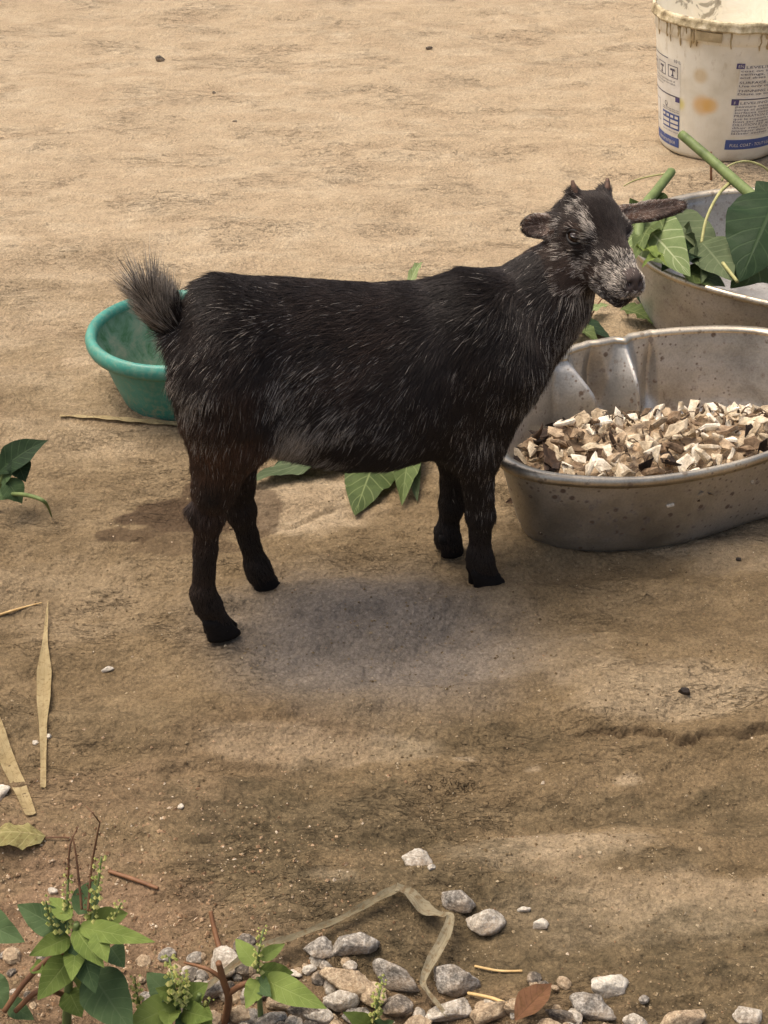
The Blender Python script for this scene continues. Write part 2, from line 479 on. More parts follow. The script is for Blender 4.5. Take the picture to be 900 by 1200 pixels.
# ---- basin behind it, with leaves in
H2 = 0.115
cen2 = np.array([.520, 1.797]); r2 = .196
aa = np.linspace(0, 2 * PI, 160, endpoint=False)
out2 = np.stack([cen2[0] + r2 * np.cos(aa) * 1.02, cen2[1] + r2 * np.sin(aa)], 1)
def dent2(ang, k, z):
    h = z / H2
    z = z + np.where(h > .9, .003 * np.sin(ang * 2 + 1) + .002 * np.sin(ang * 5), 0)
    return k + np.where(k > .5, .008 * np.sin(ang * 3 + .5) + .006 * np.sin(7 * ang), 0), z
pr2 = [(.968, H2 - .006), (.992, H2 - .005), (1.010, H2 - .006), (1.014, H2 - .002), (1.004, H2 + .0015), (.980, H2 + .001), (.960, H2 - .0015), (.957, H2 - .004)]
b2, ring2 = vessel('aluminium_basin', out2, cen2, [(k, z * H2 / H1) for k, z in po], pr2, [(k, z * H2 / H1) for k, z in pi], (alu_old, alu_rim),
                   'round dull aluminium basin full of green leaves, behind the goat\'s head', 'basin', (cen2[0], cen2[1], gz(*cen2) - .001), dent2)

# ---- green plastic tub
gp_ = M('green_plastic', rough=.42, spec=.45)
a = gp_.noise(20, 5, .65); f = gp_.noise(160, 4, .7)
c = gp_.ramp(a, (.3, lin(48, 118, 104)), (.6, lin(66, 140, 124)), (.8, lin(94, 158, 142)))
zz = gp_.sep(gp_.co())[2]
dirt = gp_.math('MULTIPLY', gp_.ramp(f, (.45, 0.0), (.62, 1.0)), gp_.ramp(zz, (0.0, .85), (.045, .25)))
c = gp_.mix(dirt, c, lin(150, 146, 118))
green = gp_.done(c, gp_.ramp(f, (.3, .35), (.7, .6)), gp_.bump(f, .15, .001))
gi = M('green_plastic_grimy', rough=.7, spec=.3)
a = gi.noise(26, 6, .7, None, .5)
gin = gi.done(gi.ramp(a, (.36, lin(62, 104, 68)), (.50, lin(104, 134, 112)), (.66, lin(148, 150, 130))), None, gi.bump(a, .4, .002))
cen3 = np.array([-.247, 1.578]); r3 = .1095; H3 = .092
out3 = np.stack([cen3[0] + r3 * np.cos(aa), cen3[1] + r3 * np.sin(aa)], 1)
rt3 = root('plastic_basin', (cen3[0], cen3[1], gz(*cen3) - .001))
setp(rt3, 'small green plastic basin with rolled rim standing behind the goat\'s tail', 'basin')
def ring3(k, z): return np.concatenate([cen3 + (out3 - cen3) * k, np.full((160, 1), z + rt3.location[2])], 1)
V, F = rings([ring3(k, z) for k, z in [(0, .002), (.45, .001), (.60, 0), (.645, .003), (.68, .012), (.76, .036), (.845, .066), (.885, H3 - .014), (.895, H3 - .008)]])
part('body', V, F, green, rt3)
V, F = rings([ring3(k, z) for k, z in [(.895, H3 - .010), (.925, H3 - .013), (.985, H3 - .014), (1.005, H3 - .009), (1.008, H3 - .003), (.985, H3 + .003), (.945, H3 + .005), (.900, H3 + .002), (.880, H3 - .004), (.895, H3 - .010)]])
part('rim', V, F, green, rt3)
V, F = rings([ring3(k, z) for k, z in [(.886, H3 - .004), (.865, H3 - .014), (.82, .066), (.74, .038), (.66, .014), (.60, .007), (.4, .006), (0, .006)]])
part('lining', V, F, gin, rt3)

# ---- paint bucket
BC = np.array([.588, 2.502]); BR0, BR1, BH = .1005, .1325, .240
bm = M('dirty_white_plastic', rough=.45, spec=.4)
po_ = bm.co(); a = bm.noise(16, 5, .6); b = bm.noise(70, 5, .7, bm.mapping((1, 1, .35))); d = bm.noise(9, 3, .5)
c = bm.ramp(a, (.3, lin(214, 206, 184)), (.55, lin(232, 226, 208)), (.8, lin(240, 236, 222)))
z_ = bm.sep(po_)[2]
up = bm.ramp(z_, (.13, 0.0), (.24, 1.0))
drip = bm.math('MULTIPLY', bm.ramp(b, (.54, 0.0), (.62, .9)), bm.math('ADD', up, .12))
c = bm.mix(bm.math('MULTIPLY', drip, .7), c, lin(178, 160, 126))
low = bm.math('MULTIPLY', bm.ramp(z_, (0.0, .8), (.03, 0.0)), bm.ramp(a, (.4, 0.0), (.6, 1.0)))
c = bm.mix(low, c, lin(160, 138, 100))
def spot(pt, rad, col, amt):
    global c
    v = bm.n('ShaderNodeVectorMath'); v.operation = 'DISTANCE'
    bm.put(v.inputs[0], po_); v.inputs[1].default_value = pt
    dd = bm.math('ADD', v.outputs['Value'], bm.math('MULTIPLY', bm.math('SUBTRACT', d, .5), rad * .5))
    m_ = bm.ramp(dd, (rad * .55, amt), (rad * 1.15, 0.0))
    c = bm.mix(bm.math('MULTIPLY', m_, bm.ramp(a, (.3, .7), (.6, 1.0))), c, col)
def bpt(phi, z, r_off=0.0):
    r = BR0 + (BR1 - BR0) * z / BH + r_off
    return np.array([BC[0] + r * math.sin(phi), BC[1] - r * math.cos(phi), z])
bz = gz(*BC) - .001
for (phi, z, rad, col, amt) in ((R(-30), .098, .018, lin(222, 170, 84), .75), (R(-23), .099, .014, lin(224, 176, 92), .7), (R(-51), .092, .011, lin(212, 196, 70), .7), (R(-33), .148, .014, lin(196, 160, 84), .5), (R(-40), .205, .016, lin(190, 158, 84), .6)):
    p = bpt(phi, z) - np.array([BC[0], BC[1], 0]); spot(tuple(p), rad, col, amt)
bucket_mat = bm.done(c, None, bm.bump(b, .15, .0015))
br = M('paint_crusted_rim', rough=.6)
b_ = br.noise(50, 5, .7)
rim_mat = br.done(br.ramp(b_, (.36, lin(128, 112, 84)), (.5, lin(186, 170, 134)), (.66, lin(226, 212, 180))), None, br.bump(b_, .6, .003))
bi = M('paint_smeared_inside', rough=.6)
b_ = bi.noise(18, 4, .6, None, .8)
in_mat = bi.done(bi.ramp(b_, (.30, lin(150, 140, 122)), (.37, lin(182, 172, 152)), (.40, lin(236, 228, 208)), (.72, lin(244, 238, 222))), None, bi.bump(b_, .5, .006))
rtb = root('paint_bucket', (BC[0], BC[1], bz)); setp(rtb, 'dirty white plastic paint bucket printed with blue text panels, at the top right', 'bucket')
nb_ = 128
ab = np.linspace(0, 2 * PI, nb_, endpoint=False)
def ringb(r, z): return np.stack([BC[0] + r * np.sin(ab), BC[1] - r * np.cos(ab), np.full(nb_, z + bz)], 1)
rz = lambda z: BR0 + (BR1 - BR0) * z / BH
V, F = rings([ringb(r, z) for r, z in [(0.001, .004), (BR0 - .014, .004), (BR0 - .012, 0), (BR0 - .004, .0), (BR0, .004)] + [(rz(z), z) for z in np.linspace(.01, .20, 14)] + [(rz(.205) + .0005, .2035), (rz(.205) + .002, .2045), (rz(.21) + .002, .222), (rz(.22) + .002, .2265)]])
part('body', V, F, bucket_mat, rtb)
rr_ = [(rz(.226) - .001, .2245), (rz(.226) + .0060, .2245), (rz(.226) + .0064, .2275), (rz(.23) + .0042, .2295), (rz(.23) + .0046, .2350), (rz(.24) + .003, BH), (rz(.24) - .0015, BH + .0008), (rz(.24) - .003, BH - .003), (rz(.226) - .001, .2245)]
V, F = rings([ringb(r, z) for r, z in rr_])
V = [(x + .0009 * vnoise([x * 60], [y * 60], [z * 60], 4)[0], y, z + .0014 * vnoise([x * 70], [y * 70], [0], 5)[0]) for x, y, z in V]
part('rim', V, F, rim_mat, rtb)
V, F = rings([ringb(r, z) for r, z in [(rz(.235) - .0025, .236), (rz(.2) - .003, .2), (rz(.15) - .003, .15), (rz(.1) - .003, .1), (rz(.06) - .004, .055), (.05, .048), (.001, .046)]])
part('lining', V, F, in_mat, rtb)
# moulded clip under the rim
cl = Geo()
for z0, z1, ro in ((.2075, .2225, .0045),):
    n_ = 14; ph = np.linspace(R(-38), R(-19), n_); VV = []
    for p_ in ph:
        VV += [bpt(p_, z0, .0005), bpt(p_, z0, ro), bpt(p_, z1, ro), bpt(p_, z1, .0005)]
    FF = []
    for i in range(n_ - 1):
        for k in range(4):
            FF.append((i * 4 + k, (i + 1) * 4 + k, (i + 1) * 4 + (k + 1) % 4, i * 4 + (k + 1) % 4))
    FF += [(0, 1, 2, 3), tuple((n_ - 1) * 4 + k for k in (3, 2, 1, 0))]
    cl.add([v + np.array([0, 0, bz]) for v in VV], FF)
cm = M('dried_paint_brown', rough=.7)
clip_mat = cm.done(cm.ramp(cm.noise(60, 4), (.35, lin(160, 142, 108)), (.65, lin(196, 178, 140))))
part('clip', cl.V, cl.F, clip_mat, rtb, smooth=False)
# paint runs below the rim
rn = Geo(); rg_ = random.Random(5)
for i in range(34):
    ph = R(rg_.uniform(-110, 90)); z1 = .2245; ln = rg_.uniform(.006, .034); ra = rg_.uniform(.0009, .0022)
    zs = np.linspace(z1, z1 - ln, 5)
    V, F = tube([bpt(ph + R(rg_.uniform(-.6, .6)), z, .0012) + np.array([0, 0, bz]) for z in zs], [ra, ra, ra * .9, ra * 1.1, ra * .5], 6)
    rn.add(V, F)
setp(part('paint_run', rn.V, rn.F, clip_mat, rtb), kind='stuff')

# printed panels: ink sheets and real lettering laid half a millimetre off the curved wall
def ink(name, col, rough=.5):
    m = M(name, rough=rough); n_ = m.noise(120, 4, .7)
    return m.done(m.ramp(n_, (.30, lin(196, 186, 160)), (.38, lin(*col))))
ink_blue = ink('blue_print', (72, 88, 140)); ink_dark = ink('dark_print', (84, 80, 92)); ink_violet = ink('violet_print', (84, 76, 118)); ink_white = ink('white_print', (214, 208, 196))
def patch(geo, p0, p1, z0, z1, off):
    n_ = max(2, int(abs(p1 - p0) / R(3)) + 1); ph = np.linspace(p0, p1, n_)
    V = [bpt(p, z, off) + np.array([0, 0, bz]) for p in ph for z in (z0, z1)]
    F = [(2 * i, 2 * i + 2, 2 * i + 3, 2 * i + 1) for i in range(n_ - 1)]
    geo.add(V, F)
def frame(geo, p0, p1, z0, z1, off, t=.0010):
    tp = t / .113
    patch(geo, p0, p1, z0, z0 + t, off); patch(geo, p0, p1, z1 - t, z1, off)
    patch(geo, p0, p0 + tp, z0, z1, off + .0001); patch(geo, p1 - tp, p1, z0, z1, off + .0001)
def letters(geo, txt, p0, z0, size, off, fit=None):
    cu = bpy.data.curves.new('t', 'FONT'); cu.body = txt; cu.size = size; cu.resolution_u = 2
    o = bpy.data.objects.new('t', cu); C.objects.link(o)
    dg = bpy.context.evaluated_depsgraph_get(); me = o.evaluated_get(dg).to_mesh()
    V = np.array([v.co[:] for v in me.vertices]); F = [tuple(p.vertices) for p in me.polygons]
    o.evaluated_get(dg).to_mesh_clear(); bpy.data.objects.remove(o); bpy.data.curves.remove(cu)
    if len(V) == 0: return
    sx = 1.0
    if fit: sx = fit / (V[:, 0].max() - V[:, 0].min())
    geo.add([bpt(p0 + x * sx / .1135, z0 + y, off) + np.array([0, 0, bz]) for x, y, _ in V], F)
wp = M('label_white', rough=.4); label_white = wp.done(wp.ramp(wp.noise(30, 4), (.35, lin(210, 204, 190)), (.6, lin(226, 222, 212))))
O1, O2, O3 = .0003, .0007, .0011
pale = Geo(); dark = Geo(); blue = Geo(); vio = Geo(); wht = Geo()
A0 = R(-6); A1 = R(62); X0 = A0 + .0075 / .1135
patch(pale, X0 - .01, A1, .0475, .1705, O1)
patch(vio, A0, A0 + R(6.2), .1655, .1745, O2); letters(wht, 'EN', A0 + R(1.2), .1675, .0068, O3)
patch(dark, A0, A1, .1120, .1138, O2); patch(vio, A0, A0 + R(6.2), .1030, .1120, O2); letters(wht, 'F', A0 + R(2), .1045, .0074, O3)
patch(blue, A0, A1, .0240, .0415, O2); letters(wht, 'FULL COAT - TOUT USAGE', A0 + R(4), .0290, .0078, O3)
rowsE = [('LEVELING EMULSION', .1662, 1), ('coat on interior walls and', .1600, 0), ('ceilings. It is low odour', .1545, 0), ('and dries to a smooth film', .1488, 0),
         ('SURFACE PREPARATION:', .1400, 1), ('Use only on clean walls and', .1344, 0), ('THINNING & APPLICATION:', .1258, 1), ('Dilute up to 10% of volume', .1205, 0)]
rowsF = [('LEVELING EMULSION', .1045, 1), ('peinture mate pour murs et', .0987, 0), ('pores et plafonds. Elle donne', .0935, 0), ('surfaces lisses et propres', .0883, 0),
         ('PREPARATION DE LA SURFACE', .0823, 1), ('que le support est propre et', .0772, 0), ('bien sec avant application', .0722, 0), ('DILUTION ET APPLICATION', .0664, 1), ('diluer avec 10% max. d\'eau', .0612, 0), ('appliquer deux couches et', .0562, 0), ('laisser secher 4 heures', .0512, 0)]
for rows in (rowsE, rowsF):
    for txt, z, big in rows:
        x0 = A0 + R(7.2) if txt.startswith('LEVELING') else X0
        letters(dark, txt, x0, z, .0060 if big else .0056, O2, fit=(A1 - x0 - R(1.5)) * .1135 * (.96 if len(txt) > 18 else .9))
# the left panel
L0, L1 = R(-104), R(-51.5)
pale2 = Geo(); _b = bpt; bpt = lambda p, z, o=0.0: _b(p, z - .0125, o)
patch(pale2, L0, L1 + .004, .046, .176, O1)
patch(dark, L0, R(-66), .1750, .1764, O2); letters(dark, '10 L', R(-59), .1720, .0078, O2, fit=.0135)
for p_ in (R(-98), R(-82), R(-66)):
    frame(dark, p_, p_ + R(12), .1450, .1655, O2, .0011)
    patch(dark, p_ + R(3), p_ + R(9), .1570, .1605, O2); patch(dark, p_ + R(5.4), p_ + R(6.6), .1490, .1570, O2); patch(dark, p_ + R(4.6), p_ + R(7.4), .1478, .1500, O3)
for i, z in enumerate((.1375, .1325, .1275)): letters(dark, ('Stir well before use and keep out of', 'Rendement 8-10 m2 par litre selon', 'reach of children')[i], L0 + R(4), z, .0046, O2, fit=.085 if i < 2 else .05)
patch(dark, L0, L1, .1130, .1150, O2); patch(vio, L1 - R(5), L1, .1055, .1130, O2)
letters(dark, 'Q', R(-72), .0930, .0120, O2)
frame(dark, R(-96), R(-82), .060, .098, O2, .0010)
T0, T1, tz0, tz1 = R(-76), L1, .0555, .0830
patch(blue, T0, T1, tz0, tz1, O2)
for i in range(4): patch(wht, T0 + R(1.2 + i * 6.0), T0 + R(5.2 + i * 6.0), .0755, .0800, O3)
for j in range(2):
    for i in range(2): patch(wht, T0 + R(1.2 + i * 12), T0 + R(11.4 + i * 12), .0585 + j * .008, .0640 + j * .008, O3)
for z in (.0862, .0895): letters(dark, 'temps de sechage drying time', T0, z, .0036, O2, fit=.047)
for z in (.0500,): letters(dark, 'lot no. date batch', T0, z, .0038, O2, fit=.046)
patch(blue, L0, L1, .0255, .0420, O2); letters(wht, 'PREMIUM INTERIOR', R(-84), .0300, .0076, O3, fit=.055)
part('label', pale.V, pale.F, label_white, rtb); part('label', pale2.V, pale2.F, label_white, rtb)
for nm, ge, mt in (('ink', dark, ink_dark), ('ink', blue, ink_blue), ('ink', vio, ink_violet), ('ink', wht, ink_white)):
    setp(part('lettering', ge.V, ge.F, mt, rtb, smooth=False), kind='stuff')

# ---- cassava peelings: a heap of chips in the dented basin
def chip_mesh(seed, kind):
    rg = random.Random(seed); n = rg.randint(5, 8)
    r0 = .0095 if kind < 2 else .0115
    pts = []
    for k in range(n):
        a_ = 2 * PI * (k + rg.uniform(-.3, .3)) / n
        r_ = r0 * rg.uniform(.45, 1.4)
        pts.append((r_ * math.cos(a_) * (1.25 if kind != 1 else 1.0), r_ * math.sin(a_) * .82))
    th = (.0034, .0044, .0018)[kind] * rg.uniform(.5, 1.5); cv = (26, 30, 52)[kind] * rg.uniform(.4, 1.3); tw = rg.uniform(-40, 40)
    def bend(x, y, z): return (x, y * (1 - .1), z + cv * y * y + tw * x * y + (14 * x * x if kind == 2 else 0))
    V = [bend(0, 0, th * .55)]
    for s_, zz in ((.72, th * .5), (1.0, th * .12), (.94, -th * .4), (.6, -th * .5)):
        V += [bend(x * s_ + rg.uniform(-.0007, .0007), y * s_ + rg.uniform(-.0007, .0007), zz + rg.uniform(-.0006, .0006)) for x, y in pts]
    V.append(bend(0, 0, -th * .5))
    F = [(0, 1 + k, 1 + (k + 1) % n) for k in range(n)]
    for l in range(3):
        F += [(1 + l * n + k, 1 + (l + 1) * n + k, 1 + (l + 1) * n + (k + 1) % n, 1 + l * n + (k + 1) % n) for k in range(n)]
    F += [(len(V) - 1, 1 + 3 * n + (k + 1) % n, 1 + 3 * n + k) for k in range(n)]
    return V, F
def chipmat(name, lo, mid, hi):
    m = M(name, rough=.85, spec=.2)
    n1_ = m.noise(90, 4, .6); n2_ = m.noise(420, 3, .7)
    c_ = m.ramp(m.math('ADD', m.math('MULTIPLY', n1_, .6), m.math('MULTIPLY', m.rnd(), .45)), (.28, lin(*lo)), (.52, lin(*mid)), (.74, lin(*hi)))
    c_ = m.mix(.6, c_, m.ramp(n2_, (.34, .55), (.55, 1.1)), 'MULTIPLY')
    return m.done(c_, None, m.bump(n2_, .5, .001))
chip_pale = chipmat('dried_cassava_flesh', (140, 122, 97), (198, 181, 153), (236, 226, 206))
chip_tan = chipmat('dried_cassava_peel', (78, 63, 48), (128, 106, 83), (184, 162, 133))
chip_dark = chipmat('blackened_peel', (38, 31, 27), (60, 49, 42), (96, 76, 60))
chip_me = {}
for mi, mt in enumerate((chip_pale, chip_tan, chip_dark)):
    for k in range(7):
        V, F = chip_mesh(mi * 31 + k, mi if mi < 2 else 2)
        me = mesh_data('chip', V, F, smooth=False); me.materials.append(mt); chip_me[mi, k] = me
from mathutils import noise as _mn
in_poly = cen1 + (out1 - cen1) * .885
def inside(x, y, P):
    c_ = False; j = len(P) - 1
    for i in range(len(P)):
        if (P[i][1] > y) != (P[j][1] > y) and x < (P[j][0] - P[i][0]) * (y - P[i][1]) / (P[j][1] - P[i][1]) + P[i][0]: c_ = not c_
        j = i
    return c_
def heap(x, y):
    t = y - (1.385 + .10 * (x - .33))
    z = .083 - .9 * max(0, t) - .15 * max(0, -t)
    z -= .55 * max(0, .20 - x) + .0 * max(0, x - .45)
    z += .012 * math.exp(-((x - .36) / .05) ** 2 - ((y - 1.37) / .05) ** 2) + .006 * math.exp(-((x - .24) / .03) ** 2 - ((y - 1.36) / .04) ** 2)
    return z + .005 * float(vnoise([x * 28], [y * 28], None, 9)[0])
hb = Geo(); step = .005   # the packed crumbs the loose chips lie on
hx = np.arange(.10, .56, step); hy = np.arange(1.2, 1.52, step); idx = {}
for i, x in enumerate(hx):
    for j, y in enumerate(hy):
        if inside(x, y, in_poly):
            z = heap(x, y) - .011 + .006 * float(vnoise([x * 130], [y * 130], None, 3)[0])
            idx[i, j] = len(hb.V); hb.V.append((x, y, max(z, .012) + b1.location[2])); hb.U.append((0, 0))
for (i, j) in idx:
    q_ = [(i, j), (i + 1, j), (i + 1, j + 1), (i, j + 1)]
    if all(t in idx for t in q_): hb.F.append(tuple(idx[t] for t in q_))
crumb = solo('peeling_crumbs', hb.V, hb.F, chip_tan, (cen1[0], cen1[1], b1.location[2] + .03), smooth=False)
setp(crumb, 'packed brown crumbs under the dried peelings in the dented basin', 'crumbs', kind='stuff')
rg = random.Random(77); spots = []; tries = 0
while len(spots) < 300 and tries < 20000:
    tries += 1
    x, y = rg.uniform(.11, .55), rg.uniform(1.205, 1.50)
    if not inside(x, y, in_poly) or heap(x, y) < .026: continue
    if x > .50 and rg.random() < .5: continue
    if any((x - a_) ** 2 + (y - b_) ** 2 < .0105 ** 2 for a_, b_ in spots): continue
    spots.append((x, y))
LAB = {0: ('pale cream chip of dried cassava lying in the heap in the dented basin', 'pale cassava chips heaped in the dented basin'),
       1: ('tan brown curl of dried cassava peel in the heap in the dented basin', 'brown cassava peels heaped in the dented basin'),
       2: ('blackened shrivelled strip of peel in the heap in the dented basin', 'blackened peels heaped in the dented basin')}
for (x, y) in spots:
    left = sstep(.24, .13, x); q_ = rg.random()
    pz = .06 + .55 * left
    mi = 2 if q_ < pz * .8 + .04 else (0 if q_ < .70 else 1)
    o = bpy.data.objects.new('cassava_chip' if mi == 0 else 'cassava_peel', chip_me[mi, rg.randrange(7)])
    C.objects.link(o)
    o.location = (x, y, heap(x, y) + b1.location[2] + rg.uniform(-.002, .007))
    o.rotation_euler = (rg.gauss(0, .55), rg.gauss(0, .55), rg.uniform(0, 2 * PI))
    sc_ = rg.uniform(.7, 1.25); o.scale = (sc_, sc_, sc_ * rg.uniform(.8, 1.3))
    zone = 'at the left end of the dented basin\'s heap' if x < .19 else 'at the right end of the dented basin\'s heap' if x > .43 else 'in the front row against the dented basin\'s near rim' if y < 1.262 + .10 * (x - .33) else 'on the heap\'s back slope below the basin\'s dents' if y > 1.40 and x < .31 else 'on the back slope of the basin\'s heap' if y > 1.40 else 'on the left half of the basin heap\'s top' if x < .31 else 'on the right half of the basin heap\'s top'
    what = ('pale cream cassava chip', 'tan brown cassava peel', 'blackened shrivelled peel')[mi]
    size = 'large ' if sc_ > 1.08 else 'small ' if sc_ < .84 else ''
    setp(o, size + what + ' ' + zone, 'cassava chip' if mi == 0 else 'cassava peel', LAB[mi][1] + ', ' + zone)

# dry fibres and skins curled among the chips
fb_ = Geo(); rg = random.Random(31); n_f = 0
while n_f < 260:
    x, y = rg.uniform(.11, .54), rg.uniform(1.21, 1.48)
    if not inside(x, y, in_poly) or heap(x, y) < .03: continue
    n_f += 1; a_ = rg.uniform(0, 6.28); l_ = rg.uniform(.006, .02); z0 = heap(x, y) + b1.location[2] + rg.uniform(0, .006); k_ = rg.uniform(-60, 60)
    P_ = []
    for t in np.linspace(-1, 1, 6):
        aa_ = a_ + k_ * t * l_ * .6
        P_.append((x + math.cos(aa_) * t * l_ / 2, y + math.sin(aa_) * t * l_ / 2, z0 + .004 * (1 - t * t) + rg.uniform(-.001, .001)))
    V, F = tube(P_, rg.uniform(.0006, .0017), 4, flat=.35); fb_.add(V, F)
setp(solo('peel_fibres', fb_.V, fb_.F, chip_tan, (cen1[0], cen1[1], b1.location[2] + .06)), 'brown dry fibres curled among the cassava chips in the dented basin', 'fibres', kind='stuff')
# ================================================================== THE GOAT
GO = np.array([-.025, 1.167, 0.0]); GA = R(19.5)
ca, sa = math.cos(GA), math.sin(GA)
E1, E2, E3 = np.array([ca, sa, 0]), np.array([-sa, ca, 0]), np.array([0, 0, 1.0])      # forward, away from the camera (its left), up
def toL(p): p = np.asarray(p, float) - GO; return np.stack([p @ E1, p @ E2, p @ E3], -1)
def toW(p): p = np.asarray(p, float); return GO + p[..., 0:1] * E1 + p[..., 1:2] * E2 + p[..., 2:3] * E3
def L(u, v, yl=0.0):
    """Photo pixel on the upright plane YL metres beside the goat's middle plane, in the goat's own axes."""
    o = np.array([0, 0, CAM_H]); d = ray(u, v)
    t = (yl - (o - GO) @ E2) / (d @ E2)
    return toL(o + d * t)
# ---- head frame
HC = L(689, 273, -.012)
HS = .87                                            # a kid's small head
pit, rol = R(-8), R(-8)
# the face is turned towards the camera: yaw is in world axes, brought into the goat's axes
def w2l(v): return np.array([v @ E1, v @ E2, v @ E3])
hf = w2l(np.array([math.cos(R(-60)) * math.cos(pit), math.sin(R(-60)) * math.cos(pit), math.sin(pit)]))
hs = np.cross(np.array([0, 0, 1.0]), hf); hs /= np.linalg.norm(hs)       # to the goat's left
hu = np.cross(hf, hs)
hs, hu = hs * math.cos(rol) + hu * math.sin(rol), hu * math.cos(rol) - hs * math.sin(rol)
HM = np.stack([hf, hs, hu])
def H(f, s, u): return HC + HS * (f * hf + s * hs + u * hu)
def toH(p): return (np.asarray(p) - HC) @ HM.T / HS

# ---- a distance field, blended limb by limb
VX = .0024
bmin = np.array([-.235, -.125, -.004]); bmax = np.array([.345, .105, .430])
dims = np.ceil((bmax - bmin) / VX).astype(int)
ax = [bmin[i] + VX * np.arange(dims[i]) for i in range(3)]
D = np.full(dims, .05, np.float32)
def smin(a, b, k):
    h = np.maximum(k - np.abs(a - b), 0) / k
    return np.minimum(a, b) - h * h * k * .25
def box(lo, hi, m):
    s = []
    for i in range(3):
        a0 = int(np.clip((lo[i] - m - bmin[i]) / VX, 0, dims[i])); a1 = int(np.clip((hi[i] + m - bmin[i]) / VX + 1, 0, dims[i]))
        s.append(slice(a0, a1))
    return tuple(s)
def pts(s):
    X, Y, Z = np.meshgrid(ax[0][s[0]], ax[1][s[1]], ax[2][s[2]], indexing='ij')
    return X, Y, Z
def put(s, d, k, sub=False):
    if sub: D[s] = -smin(-D[s], d.astype(np.float32), k)
    else: D[s] = smin(D[s], d.astype(np.float32), k)
def cone(a, b, ra, rb, k=.015, sub=False, flat=None):
    """A limb from A to B, radius RA to RB; FLAT=(axis, factor) squeezes it along an axis."""
    a, b = np.asarray(a, float), np.asarray(b, float); ra, rb, k = ra * RS, rb * RS, k * RS; rm = max(ra, rb)
    s = box(np.minimum(a, b) - rm, np.maximum(a, b) + rm, k + .006)
    X, Y, Z = pts(s)
    px_, py_, pz_ = X - a[0], Y - a[1], Z - a[2]; ab = b - a; l2 = max(ab @ ab, 1e-12)
    t = np.clip((px_ * ab[0] + py_ * ab[1] + pz_ * ab[2]) / l2, 0, 1)
    dx, dy, dz = px_ - t * ab[0], py_ - t * ab[1], pz_ - t * ab[2]
    if flat is not None:
        n, f = np.asarray(flat[0], float), flat[1]
        q = dx * n[0] + dy * n[1] + dz * n[2]; e = q * (f - 1)
        dx, dy, dz = dx + e * n[0], dy + e * n[1], dz + e * n[2]
    d = np.sqrt(dx * dx + dy * dy + dz * dz) - (ra + (rb - ra) * t)
    if flat is not None and flat[1] > 1: d = d / flat[1] ** .5
    put(s, d, k, sub)
def ell(c, F, r, k=.012, sub=False):
    """Ellipsoid at C with axes F (rows) and radii R."""
    c = np.asarray(c, float); F = np.asarray(F, float); r = np.asarray(r, float) * RS; k = k * RS
    ext = np.sqrt(((F * r[:, None]) ** 2).sum(0))
    s = box(c - ext, c + ext, k + .006)
    X, Y, Z = pts(s); P = np.stack([X - c[0], Y - c[1], Z - c[2]], -1) @ F.T
    k0 = np.sqrt(((P / r) ** 2).sum(-1)); k1 = np.sqrt(((P / (r * r)) ** 2).sum(-1)) + 1e-9
    put(s, k0 * (k0 - 1) / k1, k, sub)
RS = 1.0
# trunk: top and belly lines taken from the side view, then filled out as rounded sections
TR = [(214, 386, 430), (228, 362, 470), (247, 337, 498), (270, 327, 512), (300, 329, 522), (350, 331, 533), (400, 334, 541), (450, 337, 537), (500, 333, 527), (545, 327, 516), (576, 336, 498), (594, 358, 470), (607, 385, 440)]
tx, tt, tb = [], [], []
for u, v0, v1 in TR:
    a, b = L(u, v0), L(u, v1); tx.append((a[0] + b[0]) / 2); tt.append(a[2]); tb.append(b[2])
tx, tt, tb = map(np.array, (tx, tt, tb))
tw = np.array([.020, .038, .047, .051, .0535, .057, .0595, .059, .054, .050, .046, .040, .026])
s = box(np.array([tx[0] - .02, -.07, .10]), np.array([tx[-1] + .02, .07, .40]), .02)
X, Y, Z = pts(s); xc = np.clip(X, tx[0], tx[-1])
zt, zb, ww = np.interp(xc, tx, tt), np.interp(xc, tx, tb), np.interp(xc, tx, tw)
zc, hh = (zt + zb) / 2, (zt - zb) / 2
q = (Z - zc) / hh
we = ww * (1 - .10 * q - .05 * q * q)                              # a little fuller below
k0 = (np.abs(q) ** 2.25 + np.abs(Y / we) ** 2.25) ** (1 / 2.25)
d = (k0 - 1) * np.minimum(hh, ww)
ex = np.maximum(np.maximum(tx[0] - X, X - tx[-1]), 0)
d = np.where(ex > 0, np.sqrt(np.maximum(d, 0) ** 2 + ex ** 2) + np.minimum(d, 0) * 0, d)
put(s, d, .004)
